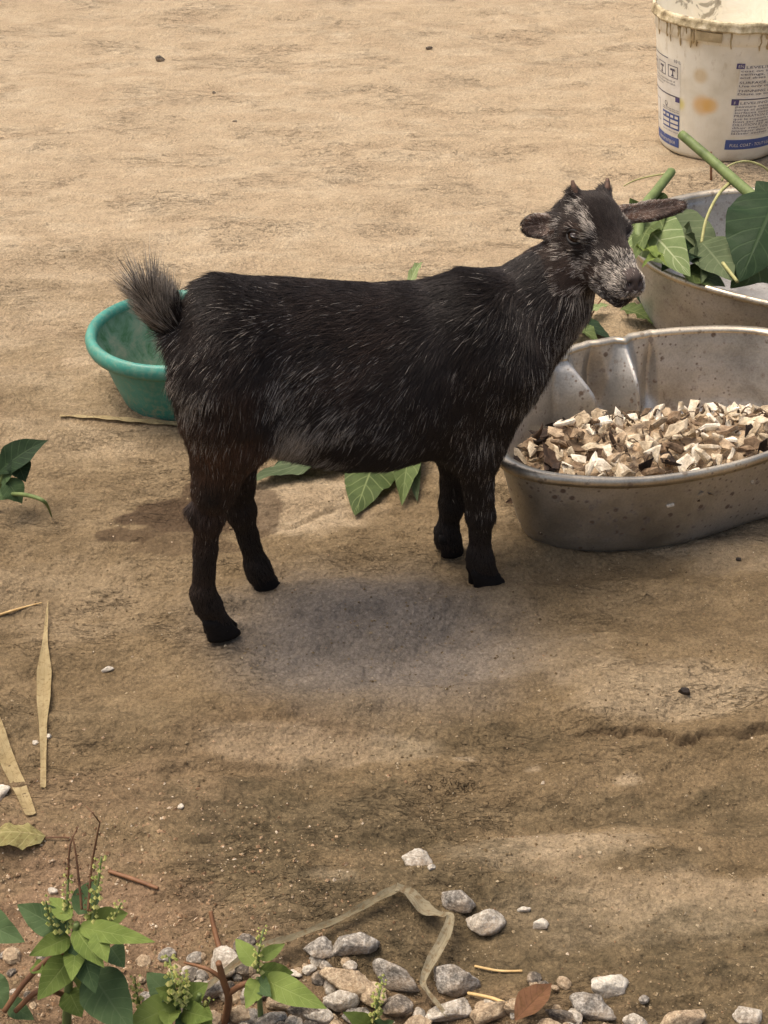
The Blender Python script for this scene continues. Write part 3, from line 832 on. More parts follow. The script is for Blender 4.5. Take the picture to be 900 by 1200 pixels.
for sd_ in (-1, 1):
    n_ = sd_ < 0
    y0 = .0285 * sd_
    # hind quarter: hip, thigh, stifle, gaskin, hock, cannon, pastern
    cone(L(268, 400, y0 * .9), L(262, 470, y0 * 1.05), .036, .033, .03)
    cone(L(258, 440, y0 * 1.05), L(278, 505, y0 * 1.2), .032, .024, .025)
    if n_: hk, hp, cn, ft, hf_ = L(243, 604, y0), L(226, 598, y0), L(238, 694, y0), L(243, 708, y0), L(258, 733, y0)
    else: hk, hp, cn, ft, hf_ = L(281, 597, y0), L(268, 590, y0), L(300, 660, y0), L(304, 670, y0), L(314, 689, y0)
    kn = L(270, 520, y0 * 1.15)
    cone(kn, hk, .0215, .0112, .022)
    cone(L(254, 488, y0 * 1.1), hk * .55 + kn * .45 + np.array([-.004, 0, 0]), .020, .0115, .025)
    cone(hp, hk, .0058, .0115, .010)
    cone(hk, cn, .0112, .0095, .010); cone(cn, ft, .0105, .0112, .008); cone(ft, hf_, .0108, .0112, .008)
    # fore leg: shoulder, elbow, knee, cannon, pastern
    if n_: sh, el, kne, cn, ft, hf_ = L(588, 420, y0 * 1.0), L(556, 522, y0 * 1.05), L(563, 602, y0), L(562, 648, y0), L(563, 657, y0), L(570, 672, y0)
    else: sh, el, kne, cn, ft, hf_ = L(575, 420, y0 * 1.0), L(537, 520, y0 * 1.05), L(530, 590, y0), L(524, 622, y0), L(525, 632, y0), L(531, 645, y0)
    cone(L(560, 370, y0 * .7), sh, .030, .032, .03)
    cone(sh, el, .030, .021, .028)
    cone(el, kne, .0185, .0118, .018); cone(kne, cn, .0118, .0096, .008)
    cone(cn, ft, .0105, .0115, .008); cone(ft, hf_, .0112, .0112, .008)
# neck and dewlap
cone(L(572, 402), L(630, 352, -.004), .047, .0355, .030, flat=(np.array([0, 1, 0]), 1.22))
cone(L(630, 352, -.004), L(672, 302, -.010), .0355, .0300, .025, flat=(np.array([0, 1, 0]), 1.12))
cone(L(592, 428), L(650, 355, -.006), .022, .021, .03)
# tail dock
cone(L(214, 392), L(192, 372), .013, .0085, .016); cone(L(192, 372), L(173, 352), .0085, .0045, .010)
# ---- head
HF = np.stack([hf, hs, hu]); RS = HS
ell(H(-.004, 0, .004), HF, (.036, .0325, .035), .012)
cone(H(.004, 0, .010), H(.050, 0, -.004), .0265, .0155, .014)
cone(H(.000, 0, -.006), H(.052, 0, -.014), .0270, .0165, .014)
cone(H(.046, 0, -.012), H(.072, 0, -.017), .0178, .0158, .010)
cone(H(-.006, 0, -.024), H(.056, 0, -.031), .0185, .0112, .016)           # lower jaw
cone(H(.050, 0, -.0325), H(.071, 0, -.0345), .0120, .0108, .008)
ell(H(.078, 0, -.0115), HF, (.0090, .0112, .0088), .007)                    # nose pad
ell(H(.076, .009, -.021), HF, (.011, .0100, .0085), .008); ell(H(.076, -.009, -.021), HF, (.011, .0100, .0085), .008)
for sd_ in (-1, 1):
    ell(H(.016, sd_ * .0255, .0135), HF, (.0135, .0085, .0085), .010)       # brow
    ell(H(.016, sd_ * .0290, -.0015), HF, (.011, .0050, .0050), .006)       # lower lid
    ell(H(.0165, sd_ * .0330, .0062), HF, (.0085, .0060, .0072), .003, True)  # socket
    cone(H(-.012, sd_ * .0185, .031), H(-.015, sd_ * .0205, .038), .0080, .0060, .010)   # horn boss
    ell(H(.0855, sd_ * .0056, -.0125), HF, (.0046, .0030, .0034), .002, True)  # nostril
    cone(H(.086, sd_ * .003, -.0280), H(.054, sd_ * .0165, -.0250), .0014, .0010, .003, True)  # mouth line
cone(H(.0870, 0, -.017), H(.0865, 0, -.027), .0010, .0008, .003, True)
# ears
RS = 1.0
def earframe(a, b, open_):
    x = b - a; ln = np.linalg.norm(x); x = x / ln
    z = open_ - x * (open_ @ x); z /= np.linalg.norm(z)
    return np.stack([x, np.cross(z, x), z]), ln
EAR = {}
def Ld(v): return w2l(np.asarray(v, float))
ra_, rb_ = H(-.018, -.030, .004), None
def HP(u, v, ref):
    """The point of the plane through REF that faces the camera, under a photo pixel."""
    o = np.array([0, 0, CAM_H]); d = ray(u, v); p = toW(ref); n = np.array([0, CP, -SP])
    return toL(o + d * ((p - o) @ n / (d @ n)))
e0 = H(-.016, -.028, .004); e0b = HP(612, 266, e0 + Ld((-.03, -.004, 0)))
e1 = H(-.016, .028, .006); e1b = HP(803, 240, e1 + Ld((.03, .015, 0)))
for nm, a, b, opn, wd in (('r', e0, e0b, Ld((-.25, -1, .40)), .0112), ('l', e1, e1b, Ld((.12, -.75, .60)), .0098)):
    Fm, ln = earframe(a, b, opn); EAR[nm] = (a, b, Fm, ln, wd)
    cone(a, a + Fm[0] * ln * .25, .0085, .0075, .010)
    ell(a + Fm[0] * ln * .56, Fm, (ln * .47, wd, .0050), .008)
    ell(a + Fm[0] * ln * .60 + Fm[2] * .0048, Fm, (ln * .38, wd * .74, .0042), .003, True)
# ---- surface nets
def surface_nets(D):
    ins = D < 0
    c = [ins[i:i - 1 or None, j:j - 1 or None, k:k - 1 or None] for i in (0, 1) for j in (0, 1) for k in (0, 1)]
    cnt = sum(x.astype(np.int8) for x in c)
    act = (cnt > 0) & (cnt < 8)
    I = np.argwhere(act); vid = np.full(act.shape, -1, np.int64); vid[tuple(I.T)] = np.arange(len(I))
    off = [(i, j, k) for i in (0, 1) for j in (0, 1) for k in (0, 1)]
    vals = np.stack([D[I[:, 0] + o[0], I[:, 1] + o[1], I[:, 2] + o[2]] for o in off], 1)
    P = np.zeros((len(I), 3)); W = np.zeros(len(I))
    for a in range(8):
        for b in range(a + 1, 8):
            df = np.array(off[b]) - np.array(off[a])
            if np.abs(df).sum() != 1: continue
            m = (vals[:, a] < 0) != (vals[:, b] < 0)
            t = vals[m, a] / (vals[m, a] - vals[m, b])
            P[m] += np.array(off[a]) + t[:, None] * df; W[m] += 1
    P = I + P / W[:, None]
    F = []
    for axn in range(3):
        o1, o2 = [x for x in range(3) if x != axn]
        sl0 = [slice(None)] * 3; sl1 = [slice(None)] * 3; sl0[axn] = slice(0, -1); sl1[axn] = slice(1, None)
        e = ins[tuple(sl0)] != ins[tuple(sl1)]
        E = np.argwhere(e); E = E[(E[:, o1] > 0) & (E[:, o2] > 0) & (E[:, o1] < ins.shape[o1] - 1) & (E[:, o2] < ins.shape[o2] - 1)]
        d1 = np.zeros(3, int); d1[o1] = 1; d2 = np.zeros(3, int); d2[o2] = 1
        q = np.stack([vid[tuple((E - d1 - d2).T)], vid[tuple((E - d2).T)], vid[tuple(E.T)], vid[tuple((E - d1).T)]], 1)
        fl = ins[tuple(E.T)]
        if axn == 1: fl = ~fl
        q[~fl] = q[~fl][:, ::-1]
        F.append(q)
    return P, np.concatenate(F)
GV, GF = surface_nets(D)
GVl = bmin + GV * VX
GVl = GVl.astype(np.float64)
# relax once so that no voxel steps show
nb_sum = np.zeros_like(GVl); nb_cnt = np.zeros(len(GVl))
for a, b in ((0, 1), (1, 2), (2, 3), (3, 0)):
    np.add.at(nb_sum, GF[:, a], GVl[GF[:, b]]); np.add.at(nb_cnt, GF[:, a], 1)
GVl = GVl * .5 + .5 * nb_sum / nb_cnt[:, None]
goat = root('goat', tuple(GO)); setp(goat, 'small black goat kid with grey frosted flanks and raised tail, looking at the camera', 'goat')
GR = Matrix.Rotation(GA, 3, 'Z').to_4x4()
goat.rotation_euler = (0, 0, GA)
sk = M('goat_skin', rough=.8, spec=.2)
hd = sk.attr('hide', 0)
skin = sk.done(hd)
bme = fast_mesh('goat_body', GVl, GF)
body = link('body', bme, skin, goat)

# ---- the coat
def tri_sample(n, dens, seed):
    rs = np.random.RandomState(seed)
    T = np.concatenate([GF[:, [0, 1, 2]], GF[:, [0, 2, 3]]])
    A, B, Cc = GVl[T[:, 0]], GVl[T[:, 1]], GVl[T[:, 2]]
    cr = np.cross(B - A, Cc - A); ar = np.linalg.norm(cr, axis=1)
    cen = (A + B + Cc) / 3
    wgt = ar * dens(cen); cdf = np.cumsum(wgt); cdf /= cdf[-1]
    k = np.searchsorted(cdf, rs.rand(n)); r1, r2 = np.sqrt(rs.rand(n)), rs.rand(n)
    P = A[k] * (1 - r1)[:, None] + B[k] * (r1 * (1 - r2))[:, None] + Cc[k] * (r1 * r2)[:, None]
    N = VN[T[k, 0]] + VN[T[k, 1]] + VN[T[k, 2]]
    N /= np.linalg.norm(N, axis=1)[:, None] + 1e-9
    return P, N, rs
VN = np.zeros_like(GVl)
qn = np.cross(GVl[GF[:, 2]] - GVl[GF[:, 0]], GVl[GF[:, 3]] - GVl[GF[:, 1]])
for k in range(4): np.add.at(VN, GF[:, k], qn)
VN /= np.linalg.norm(VN, axis=1)[:, None] + 1e-9
if (VN * (GVl - np.array([0, 0, .24]))).sum() < 0: VN = -VN; GF = GF[:, ::-1]; bme = None
# guides on the side view: pixel, hair direction in the picture, length mm, share of white hairs, brownness, lift
GD = [(230, 358, -.5, .9, 17, .15, .10, .30), (262, 324, -1, -.35, 20, .08, .0, .32), (300, 326, -1, .06, 14, .04, 0, .15), (300, 352, -1, .25, 15, .22, .10, .18), (278, 345, -1, .2, 15, .30, .0, .2),
      (400, 332, -1, .08, 14, .03, .05, .13), (500, 332, -1, .12, 15, .03, 0, .15), (540, 322, -1, .12, 17, .05, 0, .2), (350, 370, -.95, .3, 15, .12, .15, .15), (420, 370, -.95, .3, 15, .06, .18, .14),
      (400, 410, -.8, .5, 16, .18, .2, .16), (330, 405, -.8, .5, 16, .34, .12, .2), (260, 390, -.6, .7, 15, .10, .15, .18), (310, 445, -.55, .8, 18, .75, .0, .24), (330, 490, -.45, .9, 18, .85, .0, .26), (375, 470, -.6, .8, 18, .60, 0, .22),
      (385, 505, -.55, .8, 17, .65, .0, .2), (430, 470, -.6, .75, 17, .38, .05, .2), (440, 515, -.6, .75, 15, .25, .0, .18), (480, 430, -.5, .8, 16, .14, .05, .18), (480, 520, -.5, .8, 14, .08, 0, .15),
      (400, 540, -.9, .25, 12, .03, 0, .15), (340, 538, -.8, .4, 13, .10, 0, .2), (250, 430, -.15, 1, 16, .15, .35, .18), (240, 500, .0, 1, 15, .12, .95, .18), (285, 500, -.15, 1, 15, .14, .55, .18), (262, 470, -.1, 1, 15, .12, .7, .16),
      (228, 470, -.3, 1, 18, .40, .7, .30), (207, 420, -.45, .9, 22, .85, .10, .36), (212, 390, -.6, .7, 20, .5, .1, .34), (250, 560, -.1, 1, 11, .12, .45, .2), (240, 602, -.05, 1, 9, .10, .25, .18), (240, 650, .05, 1, 7, .04, .10, .12), (240, 690, .1, 1, 7, .02, .05, .12),
      (280, 600, .2, 1, 8, .05, .1, .14), (300, 650, .3, 1, 7, .02, 0, .12), (550, 350, -.6, .8, 18, .12, 0, .18), (540, 395, -.35, .95, 19, .26, .05, .2), (580, 350, -.6, .8, 19, .15, .0, .2), (600, 390, -.35, .95, 21, .40, .05, .22), (620, 425, -.2, 1, 21, .30, .02, .24),
      (575, 420, -.2, 1, 19, .42, .0, .2), (520, 450, -.3, .95, 17, .20, .08, .18), (555, 470, -.15, 1, 18, .32, 0, .2), (600, 470, -.1, 1, 20, .28, 0, .24), (555, 520, 0, 1, 15, .32, .05, .18), (562, 560, 0, 1, 11, .22, .05, .16), (563, 600, 0, 1, 8, .08, 0, .12), (563, 650, .05, 1, 7, .02, 0, .12),
      (528, 560, 0, 1, 10, .08, 0, .14), (527, 610, 0, 1, 7, .02, 0, .12), (640, 298, -.8, .6, 15, .06, 0, .16), (600, 308, -.9, .4, 17, .05, 0, .18), (640, 350, -.4, .95, 20, .38, .05, .22), (660, 335, -.3, 1, 20, .72, .15, .24), (655, 380, -.2, 1, 20, .42, .1, .26), (680, 350, -.2, 1, 17, .55, .25, .24), (190, 370, -.5, -.9, 26, .3, .1, .4), (176, 346, -.4, -.9, 30, .35, .1, .4)]
gp2 = np.array([L(g[0], g[1])[[0, 2]] for g in GD])
gdir = []
for g in GD:
    a, b = L(g[0], g[1]), L(g[0] + g[2] * 8, g[1] + g[3] * 8); v = (b - a)[[0, 2]]; gdir.append(v / np.linalg.norm(v))
gdir = np.array(gdir); gval = np.array([g[4:8] for g in GD])
def field(P):
    d2 = ((P[:, None, [0, 2]] - gp2[None]) ** 2).sum(-1)
    w_ = 1 / (d2 + 1.2e-4) ** 2; w_ /= w_.sum(1, keepdims=True)
    dr = w_ @ gdir; vl = w_ @ gval
    return dr, vl
def inhead(P):
    h = toH(P)
    return (h[:, 0] > -.036) & (np.abs(h[:, 1]) < .047) & (h[:, 2] > -.05) & (h[:, 2] < .06) & (h[:, 0] < .12)
def inear(P):
    out = np.zeros(len(P), int)
    for i, nm in enumerate(('r', 'l')):
        a, b, Fm, ln, wd = EAR[nm]; q = (P - a) @ Fm.T
        out[(q[:, 0] > ln * .16) & (q[:, 0] < ln * 1.15) & (np.abs(q[:, 1]) < wd * 1.3) & (np.abs(q[:, 2]) < .012)] = i + 1
    return out
TA, TB = L(208, 388), L(170, 345)
def intail(P):
    ab = TB - TA; t = ((P - TA) @ ab) / (ab @ ab); dd = np.linalg.norm(P - TA - np.clip(t, 0, 1)[:, None] * ab, axis=1)
    return (t > .18) & (dd < .017)
def dens(P):
    d = np.ones(len(P)); hd_ = inhead(P)
    d[P[:, 1] > .02] = .45                                     # the side turned away
    d[hd_] = 2.6; d[inear(P) > 0] = 2.6; d[intail(P)] = 1.6
    h = toH(P)
    d[np.minimum(*[np.linalg.norm(h - np.array([.0165, s_ * .031, .0062]), axis=1) for s_ in (-1, 1)]) < .0090] = 0
    d[(h[:, 0] > .0765) & (np.abs(h[:, 1]) < .0105) & (h[:, 2] > -.019) & (np.abs(h[:, 2] + .012) < .012)] = .06    # bare nose
    d[P[:, 2] < .012] = 0
    return d
NH = 230000
HPt, HN, rs = tri_sample(NH, dens, 4)
dr, vl = field(HPt)
D3 = np.stack([dr[:, 0], np.zeros(NH), dr[:, 1]], 1)
ln_ = vl[:, 0] * .00085; fro = 1.3 * vl[:, 1] ** 1.65; brn = vl[:, 2].copy(); lift = vl[:, 3].copy()
hh_ = toH(HPt); ish = inhead(HPt); ie = inear(HPt); it = intail(HPt) & ~ish
# face
f_, s_, u_ = hh_[:, 0], np.abs(hh_[:, 1]), hh_[:, 2]
fd = -hf[None] + .55 * np.sign(hh_[:, 1])[:, None] * sstep(.01, .03, s_)[:, None] * hs[None] - .9 * sstep(.005, -.02, u_)[:, None] * hu[None] * sstep(.05, .02, f_)[:, None]
bl = sstep(-.036, -.016, f_)
top = u_ > -.002
white = np.zeros(NH)
stripe = sstep(.0172, .0210, s_ + .003 * fbm(f_ * 160, u_ * 160, seed=2, octv=2)) * (1 - sstep(.0268, .0300, s_)) * sstep(-.018, .0, f_) * (1 - sstep(.052, .060, f_))
pt = fbm(hh_[:, 0] * 110, hh_[:, 1] * 110, hh_[:, 2] * 110, seed=71, octv=3)
white = np.maximum(white, np.clip(.40 + .9 * pt, .03, .8) * stripe)
ring_ = np.sqrt((f_ - .0165) ** 2 + (u_ - .006) ** 2)
white = np.maximum(white, np.clip(.24 + .9 * pt, 0, .7) * np.exp(-((ring_ - .0205) / .005) ** 2) * (s_ > .017))
white = np.where((ring_ < .0140) & (s_ > .02), .05, white)
mz = sstep(.053, .062, f_ + .004 * fbm(hh_[:, 1] * 150, u_ * 150, seed=6, octv=2)) * (1 - .85 * sstep(-.026, -.030, u_))
white = np.maximum(white, .92 * mz)
white = np.maximum(white, np.clip(.12 + .5 * pt, 0, .5) * ((u_ < -.012) & (f_ < .04) & (s_ > .012)))
white = np.where((u_ < -.017) & (u_ > -.028) & (f_ > .035) & (f_ < .052), .06, white)
white = np.maximum(white, .5 * ((u_ < -.026) & (f_ > .045) & (f_ < .064) & (s_ > .007)))
D3 = np.where(ish[:, None], D3 * (1 - bl)[:, None] + fd * bl[:, None], D3)
ln_ = np.where(ish, ln_ * (1 - bl) + bl * (.0072 - .0035 * sstep(.03, .07, f_)), ln_)
fro = np.where(ish, fro * (1 - bl) + bl * white, fro); lift = np.where(ish, lift * (1 - bl) + bl * .16, lift)
brn = np.where(ish, np.where((ring_ < .014) & (s_ > .02), .40, .10 + .25 * ((u_ < -.006) & (s_ > .015))), brn)
# ears
for i, nm in enumerate(('r', 'l')):
    a, b, Fm, ln, wd = EAR[nm]; m = ie == i + 1; q = (HPt[m] - a) @ Fm.T
    D3[m] = Fm[0] + .5 * np.sign(q[:, 1])[:, None] * Fm[1]
    inner = (HN[m] @ Fm[2] > .25)
    ln_[m] = np.where(inner, .0026, .0042); lift[m] = .10
    fro[m] = np.where(inner, .16 + .3 * (np.abs(q[:, 1]) > wd * .62), .60 - .4 * sstep(.5, .9, q[:, 0] / ln)); brn[m] = np.where(inner, 1.0, .15)
# tail
ta = (TB - TA) / np.linalg.norm(TB - TA)
tt_ = np.clip(((HPt - TA) @ ta) / np.linalg.norm(TB - TA), 0, 1)
jit = rs.normal(0, 1, (NH, 3))
D3 = np.where(it[:, None], ta[None] * 1.0 + .62 * HN * np.array([1, 1.0, .5]) + .17 * jit + np.array([.22, 0, .42])[None], D3)
ln_ = np.where(it, .016 + .030 * tt_ * rs.rand(NH) ** .7, ln_); fro = np.where(it, .85, fro); brn = np.where(it, .15, brn)
zl = HPt[:, 2]
ln_ = np.where(zl < .05, np.maximum(ln_, .0060), ln_); fro = np.where(zl < .09, fro * .3, fro)
# lay the hair down on the surface, with locks that lean together
cl1 = fbm(HPt[:, 0] * 75, HPt[:, 1] * 75, HPt[:, 2] * 75, seed=41, octv=3); cl2 = fbm(HPt[:, 0] * 75, HPt[:, 1] * 75, HPt[:, 2] * 75, seed=43, octv=3); cl3 = fbm(HPt[:, 0] * 40, HPt[:, 1] * 40, HPt[:, 2] * 40, seed=45, octv=2)
D3 /= np.linalg.norm(D3, axis=1)[:, None] + 1e-9
Tn = D3 - (D3 * HN).sum(1)[:, None] * HN
Tn = np.where(it[:, None], D3, Tn)
Tn /= np.linalg.norm(Tn, axis=1)[:, None] + 1e-6
Bn = np.cross(HN, Tn)
Tn = Tn + Bn * (.34 * cl1 + .16 * jit[:, 0])[:, None]
lf = np.clip(lift * (1 + .5 * cl2) + .06 * np.abs(jit[:, 1]), .03, .8)
lf = np.where(it, .05, lf)
Tn = Tn + HN * lf[:, None]; Tn /= np.linalg.norm(Tn, axis=1)[:, None]
ln_ = ln_ * np.clip(1 + .22 * jit[:, 2] + .15 * cl2, .45, 1.7)
isw = rs.rand(NH) < np.clip(fro * (.80 + 1.0 * np.where(ish, .3, 1) * cl3), 0, 1) * np.where(ish, 1.2, .95)
ln_ = np.where(isw & ~ish & ~it & (ie == 0), ln_ * .92, ln_)
NP = 5
tS = np.linspace(0, 1, NP)
cur = np.zeros((NH, NP, 3))
for k, t in enumerate(tS):
    # rises off the skin, then bends back along it
    cur[:, k] = HPt + Tn * (ln_ * t)[:, None] - HN * (np.where(it, .0, .30) * lf * ln_ * t * t)[:, None] - np.array([0, 0, 1.0])[None] * (np.where(it, .04, .05) * ln_ * t * t)[:, None]
col = np.zeros((NH, NP, 4), np.float32); col[..., 3] = 1
blk = np.array([.0260, .0190, .0150]); brw = np.array([.115, .058, .033]); wht_ = np.array([.62, .55, .46])
sh_ = np.clip(1 + .5 * rs.normal(0, 1, NH) * .6, .4, 2.2)
base_ = (blk * (1 - np.clip(brn * (.65 + .5 * cl3), 0, 1))[:, None] + brw * np.clip(brn * (.65 + .5 * cl3), 0, 1)[:, None]) * sh_[:, None]
wc = wht_ * (np.clip(.70 + .3 * rs.normal(0, 1, NH), .2, 1.25) * np.where(ish, 1.25, .85))[:, None]
for k, t in enumerate(tS):
    m_ = sstep(.05, .45, t) if True else 0
    col[:, k, :3] = np.where(isw[:, None], base_ * (1 - m_) + wc * m_, base_)
rad = np.where(ish | (ie > 0), .00015, .00018)[:, None] * np.array([1.0, .95, .82, .6, .18])[None] * np.where(isw, .92, 1.0)[:, None]
hcd = bpy.data.hair_curves.new('coat')
hcd.add_curves([NP] * NH)
hcd.attributes['position'].data.foreach_set('vector', cur.astype(np.float32).ravel())
ra2 = hcd.attributes.get('radius') or hcd.attributes.new('radius', 'FLOAT', 'POINT')
ra2.data.foreach_set('value', rad.astype(np.float32).ravel())
ca2 = hcd.attributes.new('hair_colour', 'FLOAT_COLOR', 'POINT'); ca2.data.foreach_set('color', col.ravel())
hm = M('goat_hair', rough=.52, spec=.35)
hair_mat = hm.done(hm.attr('hair_colour', 0))
hcd.materials.append(hair_mat)
coat = bpy.data.objects.new('coat', hcd); C.objects.link(coat); coat.parent = goat
setp(coat, kind='stuff')
# colour of the hide under the hair
_, bv = field(GVl)
hg = toH(GVl)
hide = np.zeros((len(GVl), 4), np.float32); hide[:, 3] = 1
hide[:, :3] = np.array([.0085, .0065, .0055]) + bv[:, 2:3] * np.array([.014, .006, .003])
hide[:, :3] += (inhead(GVl) * sstep(.048, .06, hg[:, 0]) * (hg[:, 2] > -.027))[:, None] * np.array([.045, .036, .030])
bare = inhead(GVl) & (hg[:, 0] > .0745) & (np.abs(hg[:, 1]) < .012) & (hg[:, 2] > -.024)
hide[bare, :3] = (.080, .060, .052)
lip = inhead(GVl) & (hg[:, 0] > .05) & (np.abs(hg[:, 2] + .026) < .0035)
hide[lip, :3] = (.016, .012, .010)
for i, nm in enumerate(('r', 'l')):
    m = inear(GVl) == i + 1
    inn = m & (VN @ EAR[nm][2][2] > .2)
    hide[m, :3] = (.025, .020, .017); hide[inn, :3] = (.17, .125, .10)
body.data.attributes.new('hide', 'FLOAT_COLOR', 'POINT').data.foreach_set('color', hide.ravel())

# ---- eyes, horns, hooves
def gpart(name, V, F, mat, smooth=True): return link(name, mesh_data(name, V, F, smooth), mat, goat)
def ball(c, Fm, r, nu=20, nv=12, warp=None):
    V = [c + Fm[0] * r[0]]
    for j in range(1, nv):
        th = PI * j / nv
        for i in range(nu):
            ph = 2 * PI * i / nu
            V.append(c + Fm[0] * r[0] * math.cos(th) + Fm[1] * r[1] * math.sin(th) * math.cos(ph) + Fm[2] * r[2] * math.sin(th) * math.sin(ph))
    V.append(c - Fm[0] * r[0])
    F = [(0, 1 + i, 1 + (i + 1) % nu) for i in range(nu)]
    for j in range(nv - 2):
        F += [(1 + j * nu + i, 1 + (j + 1) * nu + i, 1 + (j + 1) * nu + (i + 1) % nu, 1 + j * nu + (i + 1) % nu) for i in range(nu)]
    l = len(V) - 1; F += [(l, l - nu + (i + 1) % nu, l - nu + i) for i in range(nu)]
    return V, F
em = M('eye_brown', rough=.12, spec=.6); eye_mat = em.done(em.ramp(em.noise(300, 2), (.4, lin(34, 22, 14)), (.7, lin(58, 38, 22))))
pm = M('pupil_black', rough=.08, spec=.6); pup_mat = pm.done((.003, .003, .003, 1))
lm_ = M('eyelid_dark', rough=.6); lid_mat = lm_.done((.010, .008, .007, 1))
hom = M('horn_brown', rough=.6); hn = hom.noise(260, 3, .6)
horn_mat = hom.done(hom.ramp(hn, (.3, lin(60, 48, 42)), (.7, lin(120, 92, 74))), None, hom.bump(hn, .4, .001))
hvm = M('hoof_black', rough=.75, spec=.15); hn = hvm.noise(200, 3, .6, hvm.mapping((1, 1, 4)))
hoof_mat = hvm.done(hvm.ramp(hn, (.3, lin(16, 14, 13)), (.7, lin(30, 26, 24))), None, hvm.bump(hn, .3, .001))
for sd_ in (-1, 1):
    c_ = H(.0165, sd_ * .0300, .0062)
    out_ = hs * sd_ * .86 + hf * .42 + hu * .2; out_ /= np.linalg.norm(out_)
    b_ = np.cross(hu, out_); b_ /= np.linalg.norm(b_); Fm = np.stack([out_, b_, np.cross(out_, b_)])
    V, F = ball(c_, Fm, np.array((.0078, .0082, .0076)) * HS); e = gpart('eye', V, F, eye_mat)
    V, F = ball(c_ + out_ * .0063 * HS, Fm, np.array((.0019, .0044, .0017)) * HS, 14, 8)
    p = link('pupil', mesh_data('pupil', V, F), pup_mat, e)
    # lids: an arched fold of skin above and below the ball
    for up_ in (1, -1):
        P = [c_ + HS * (out_ * (.0060 - .0030 * abs(t) ** 2) + Fm[1] * t * .0090 + Fm[2] * up_ * (.0066 if up_ > 0 else .0062) * (1 - t * t) ** .6 * (1 if Fm[2] @ hu > 0 else -1)) for t in np.linspace(-1, 1, 11)]
        V, F = tube(P, .0016 * (1 - .5 * np.linspace(-1, 1, 11) ** 2), 8); gpart('eyelid', V, F, lid_mat)
    P = [H(-.0130, sd_ * .0195, .034), H(-.0145, sd_ * .0212, .041), H(-.017, sd_ * .0225, .0465), H(-.020, sd_ * .0230, .0505)]
    V, F = tube(spline(P, 10), np.linspace(.0048, .0012, 10), 12); gpart('horn', V, F, horn_mat)
for sd_, hind in ((-1, 1), (-1, 0), (1, 1), (1, 0)):
    y0 = .0285 * sd_
    if hind: tp, tip = (L(251, 716, y0), L(282, 747, y0)) if sd_ < 0 else (L(307, 676, y0), L(329, 696, y0))
    else: tp, tip = (L(564, 660, y0), L(590, 684, y0)) if sd_ < 0 else (L(525, 634, y0), L(540, 655, y0))
    gzz = gz(*toW(np.array([tip[0], tip[1], 0]))[:2])
    for c_ in (-1, 1):                                           # two claws
        yy = y0 + c_ * .0068
        RG = []
        x0, x1 = tp[0] - .010, tip[0] - .0005
        for z_, fa, fb, hw in ((gzz, 0.0, 1.0, .0068), (gzz + .004, -.01, .97, .0068), (gzz + .012, -.02, .80, .0066), (gzz + .020, -.02, .62, .0060), (gzz + .027, .0, .50, .0046)):
            xa, xb = x0 + (x1 - x0) * fa - (.003 if z_ > gzz + .015 else 0), x0 + (x1 - x0) * fb
            ring = []
            for q_ in range(14):
                a_ = 2 * PI * q_ / 14; cx_ = math.cos(a_)
                wd_ = hw * (1 - .35 * max(0, cx_) ** 2)
                ring.append(((xa + xb) / 2 + cx_ * (xb - xa) / 2, yy + math.sin(a_) * wd_ - c_ * .0012 * max(0, cx_), z_))
            RG.append(ring)
        V, F = rings(RG, (True, True)); gpart('hoof', V, F, hoof_mat)
# ================================================================== LEAVES, WEEDS, STONES, LITTER
def leaf_geo(A, B, W, up=(0, 0, 1), fold=.25, arch=.10, wav=.03, droop=0.0, seed=0, prof='ovate', nx=8, ny=16, roll=0.0):
    """A leaf blade from its base A to its tip B, W across at the widest, in world coordinates, with UVs along and across it."""
    A, B = np.asarray(A, float), np.asarray(B, float); x = B - A; ln = np.linalg.norm(x); x = x / ln
    up = np.asarray(up, float); z = up - x * (up @ x); z /= np.linalg.norm(z); y = np.cross(z, x)
    if roll: y, z = y * math.cos(roll) + z * math.sin(roll), z * math.cos(roll) - y * math.sin(roll)
    rg = random.Random(seed); p1, p2, p3 = rg.uniform(0, 6), rg.uniform(0, 6), rg.uniform(2.2, 3.6)
    V, U = [], []
    for i in range(ny + 1):
        t = i / ny
        if prof == 'ovate': w_ = math.sin(PI * min(1, t ** .72 * 1.0)) ** .85 * (1 - .18 * t)
        elif prof == 'lance': w_ = math.sin(PI * t ** .85) ** 1.1
        else: w_ = math.sin(PI * t ** .6) ** .7 * (1 - .1 * t)
        w_ = max(w_, .012)
        for j in range(-nx // 2, nx // 2 + 1):
            s_ = j / (nx / 2); yy = s_ * w_ * W / 2
            rip = wav * ln * (math.sin(t * 2 * PI * p3 + p1 + (1.3 if s_ > 0 else 0)) + .5 * math.sin(t * 2 * PI * p3 * 2.1 + p2)) * abs(s_) ** 1.6 * w_
            quilt = .012 * W * math.sin(2 * PI * (t * 7.5 - abs(s_) * 1.4)) * min(1, abs(s_) * 3) * (1 - abs(s_)) * w_
            zz = arch * ln * 4 * t * (1 - t) - droop * ln * t * t + fold * abs(yy) + rip + quilt
            V.append(A + x * t * ln + y * yy + z * zz); U.append((t, .5 + .5 * s_))
    n = nx + 1
    F = [(i * n + j, i * n + j + 1, (i + 1) * n + j + 1, (i + 1) * n + j) for i in range(ny) for j in range(nx)]
    return V, F, U
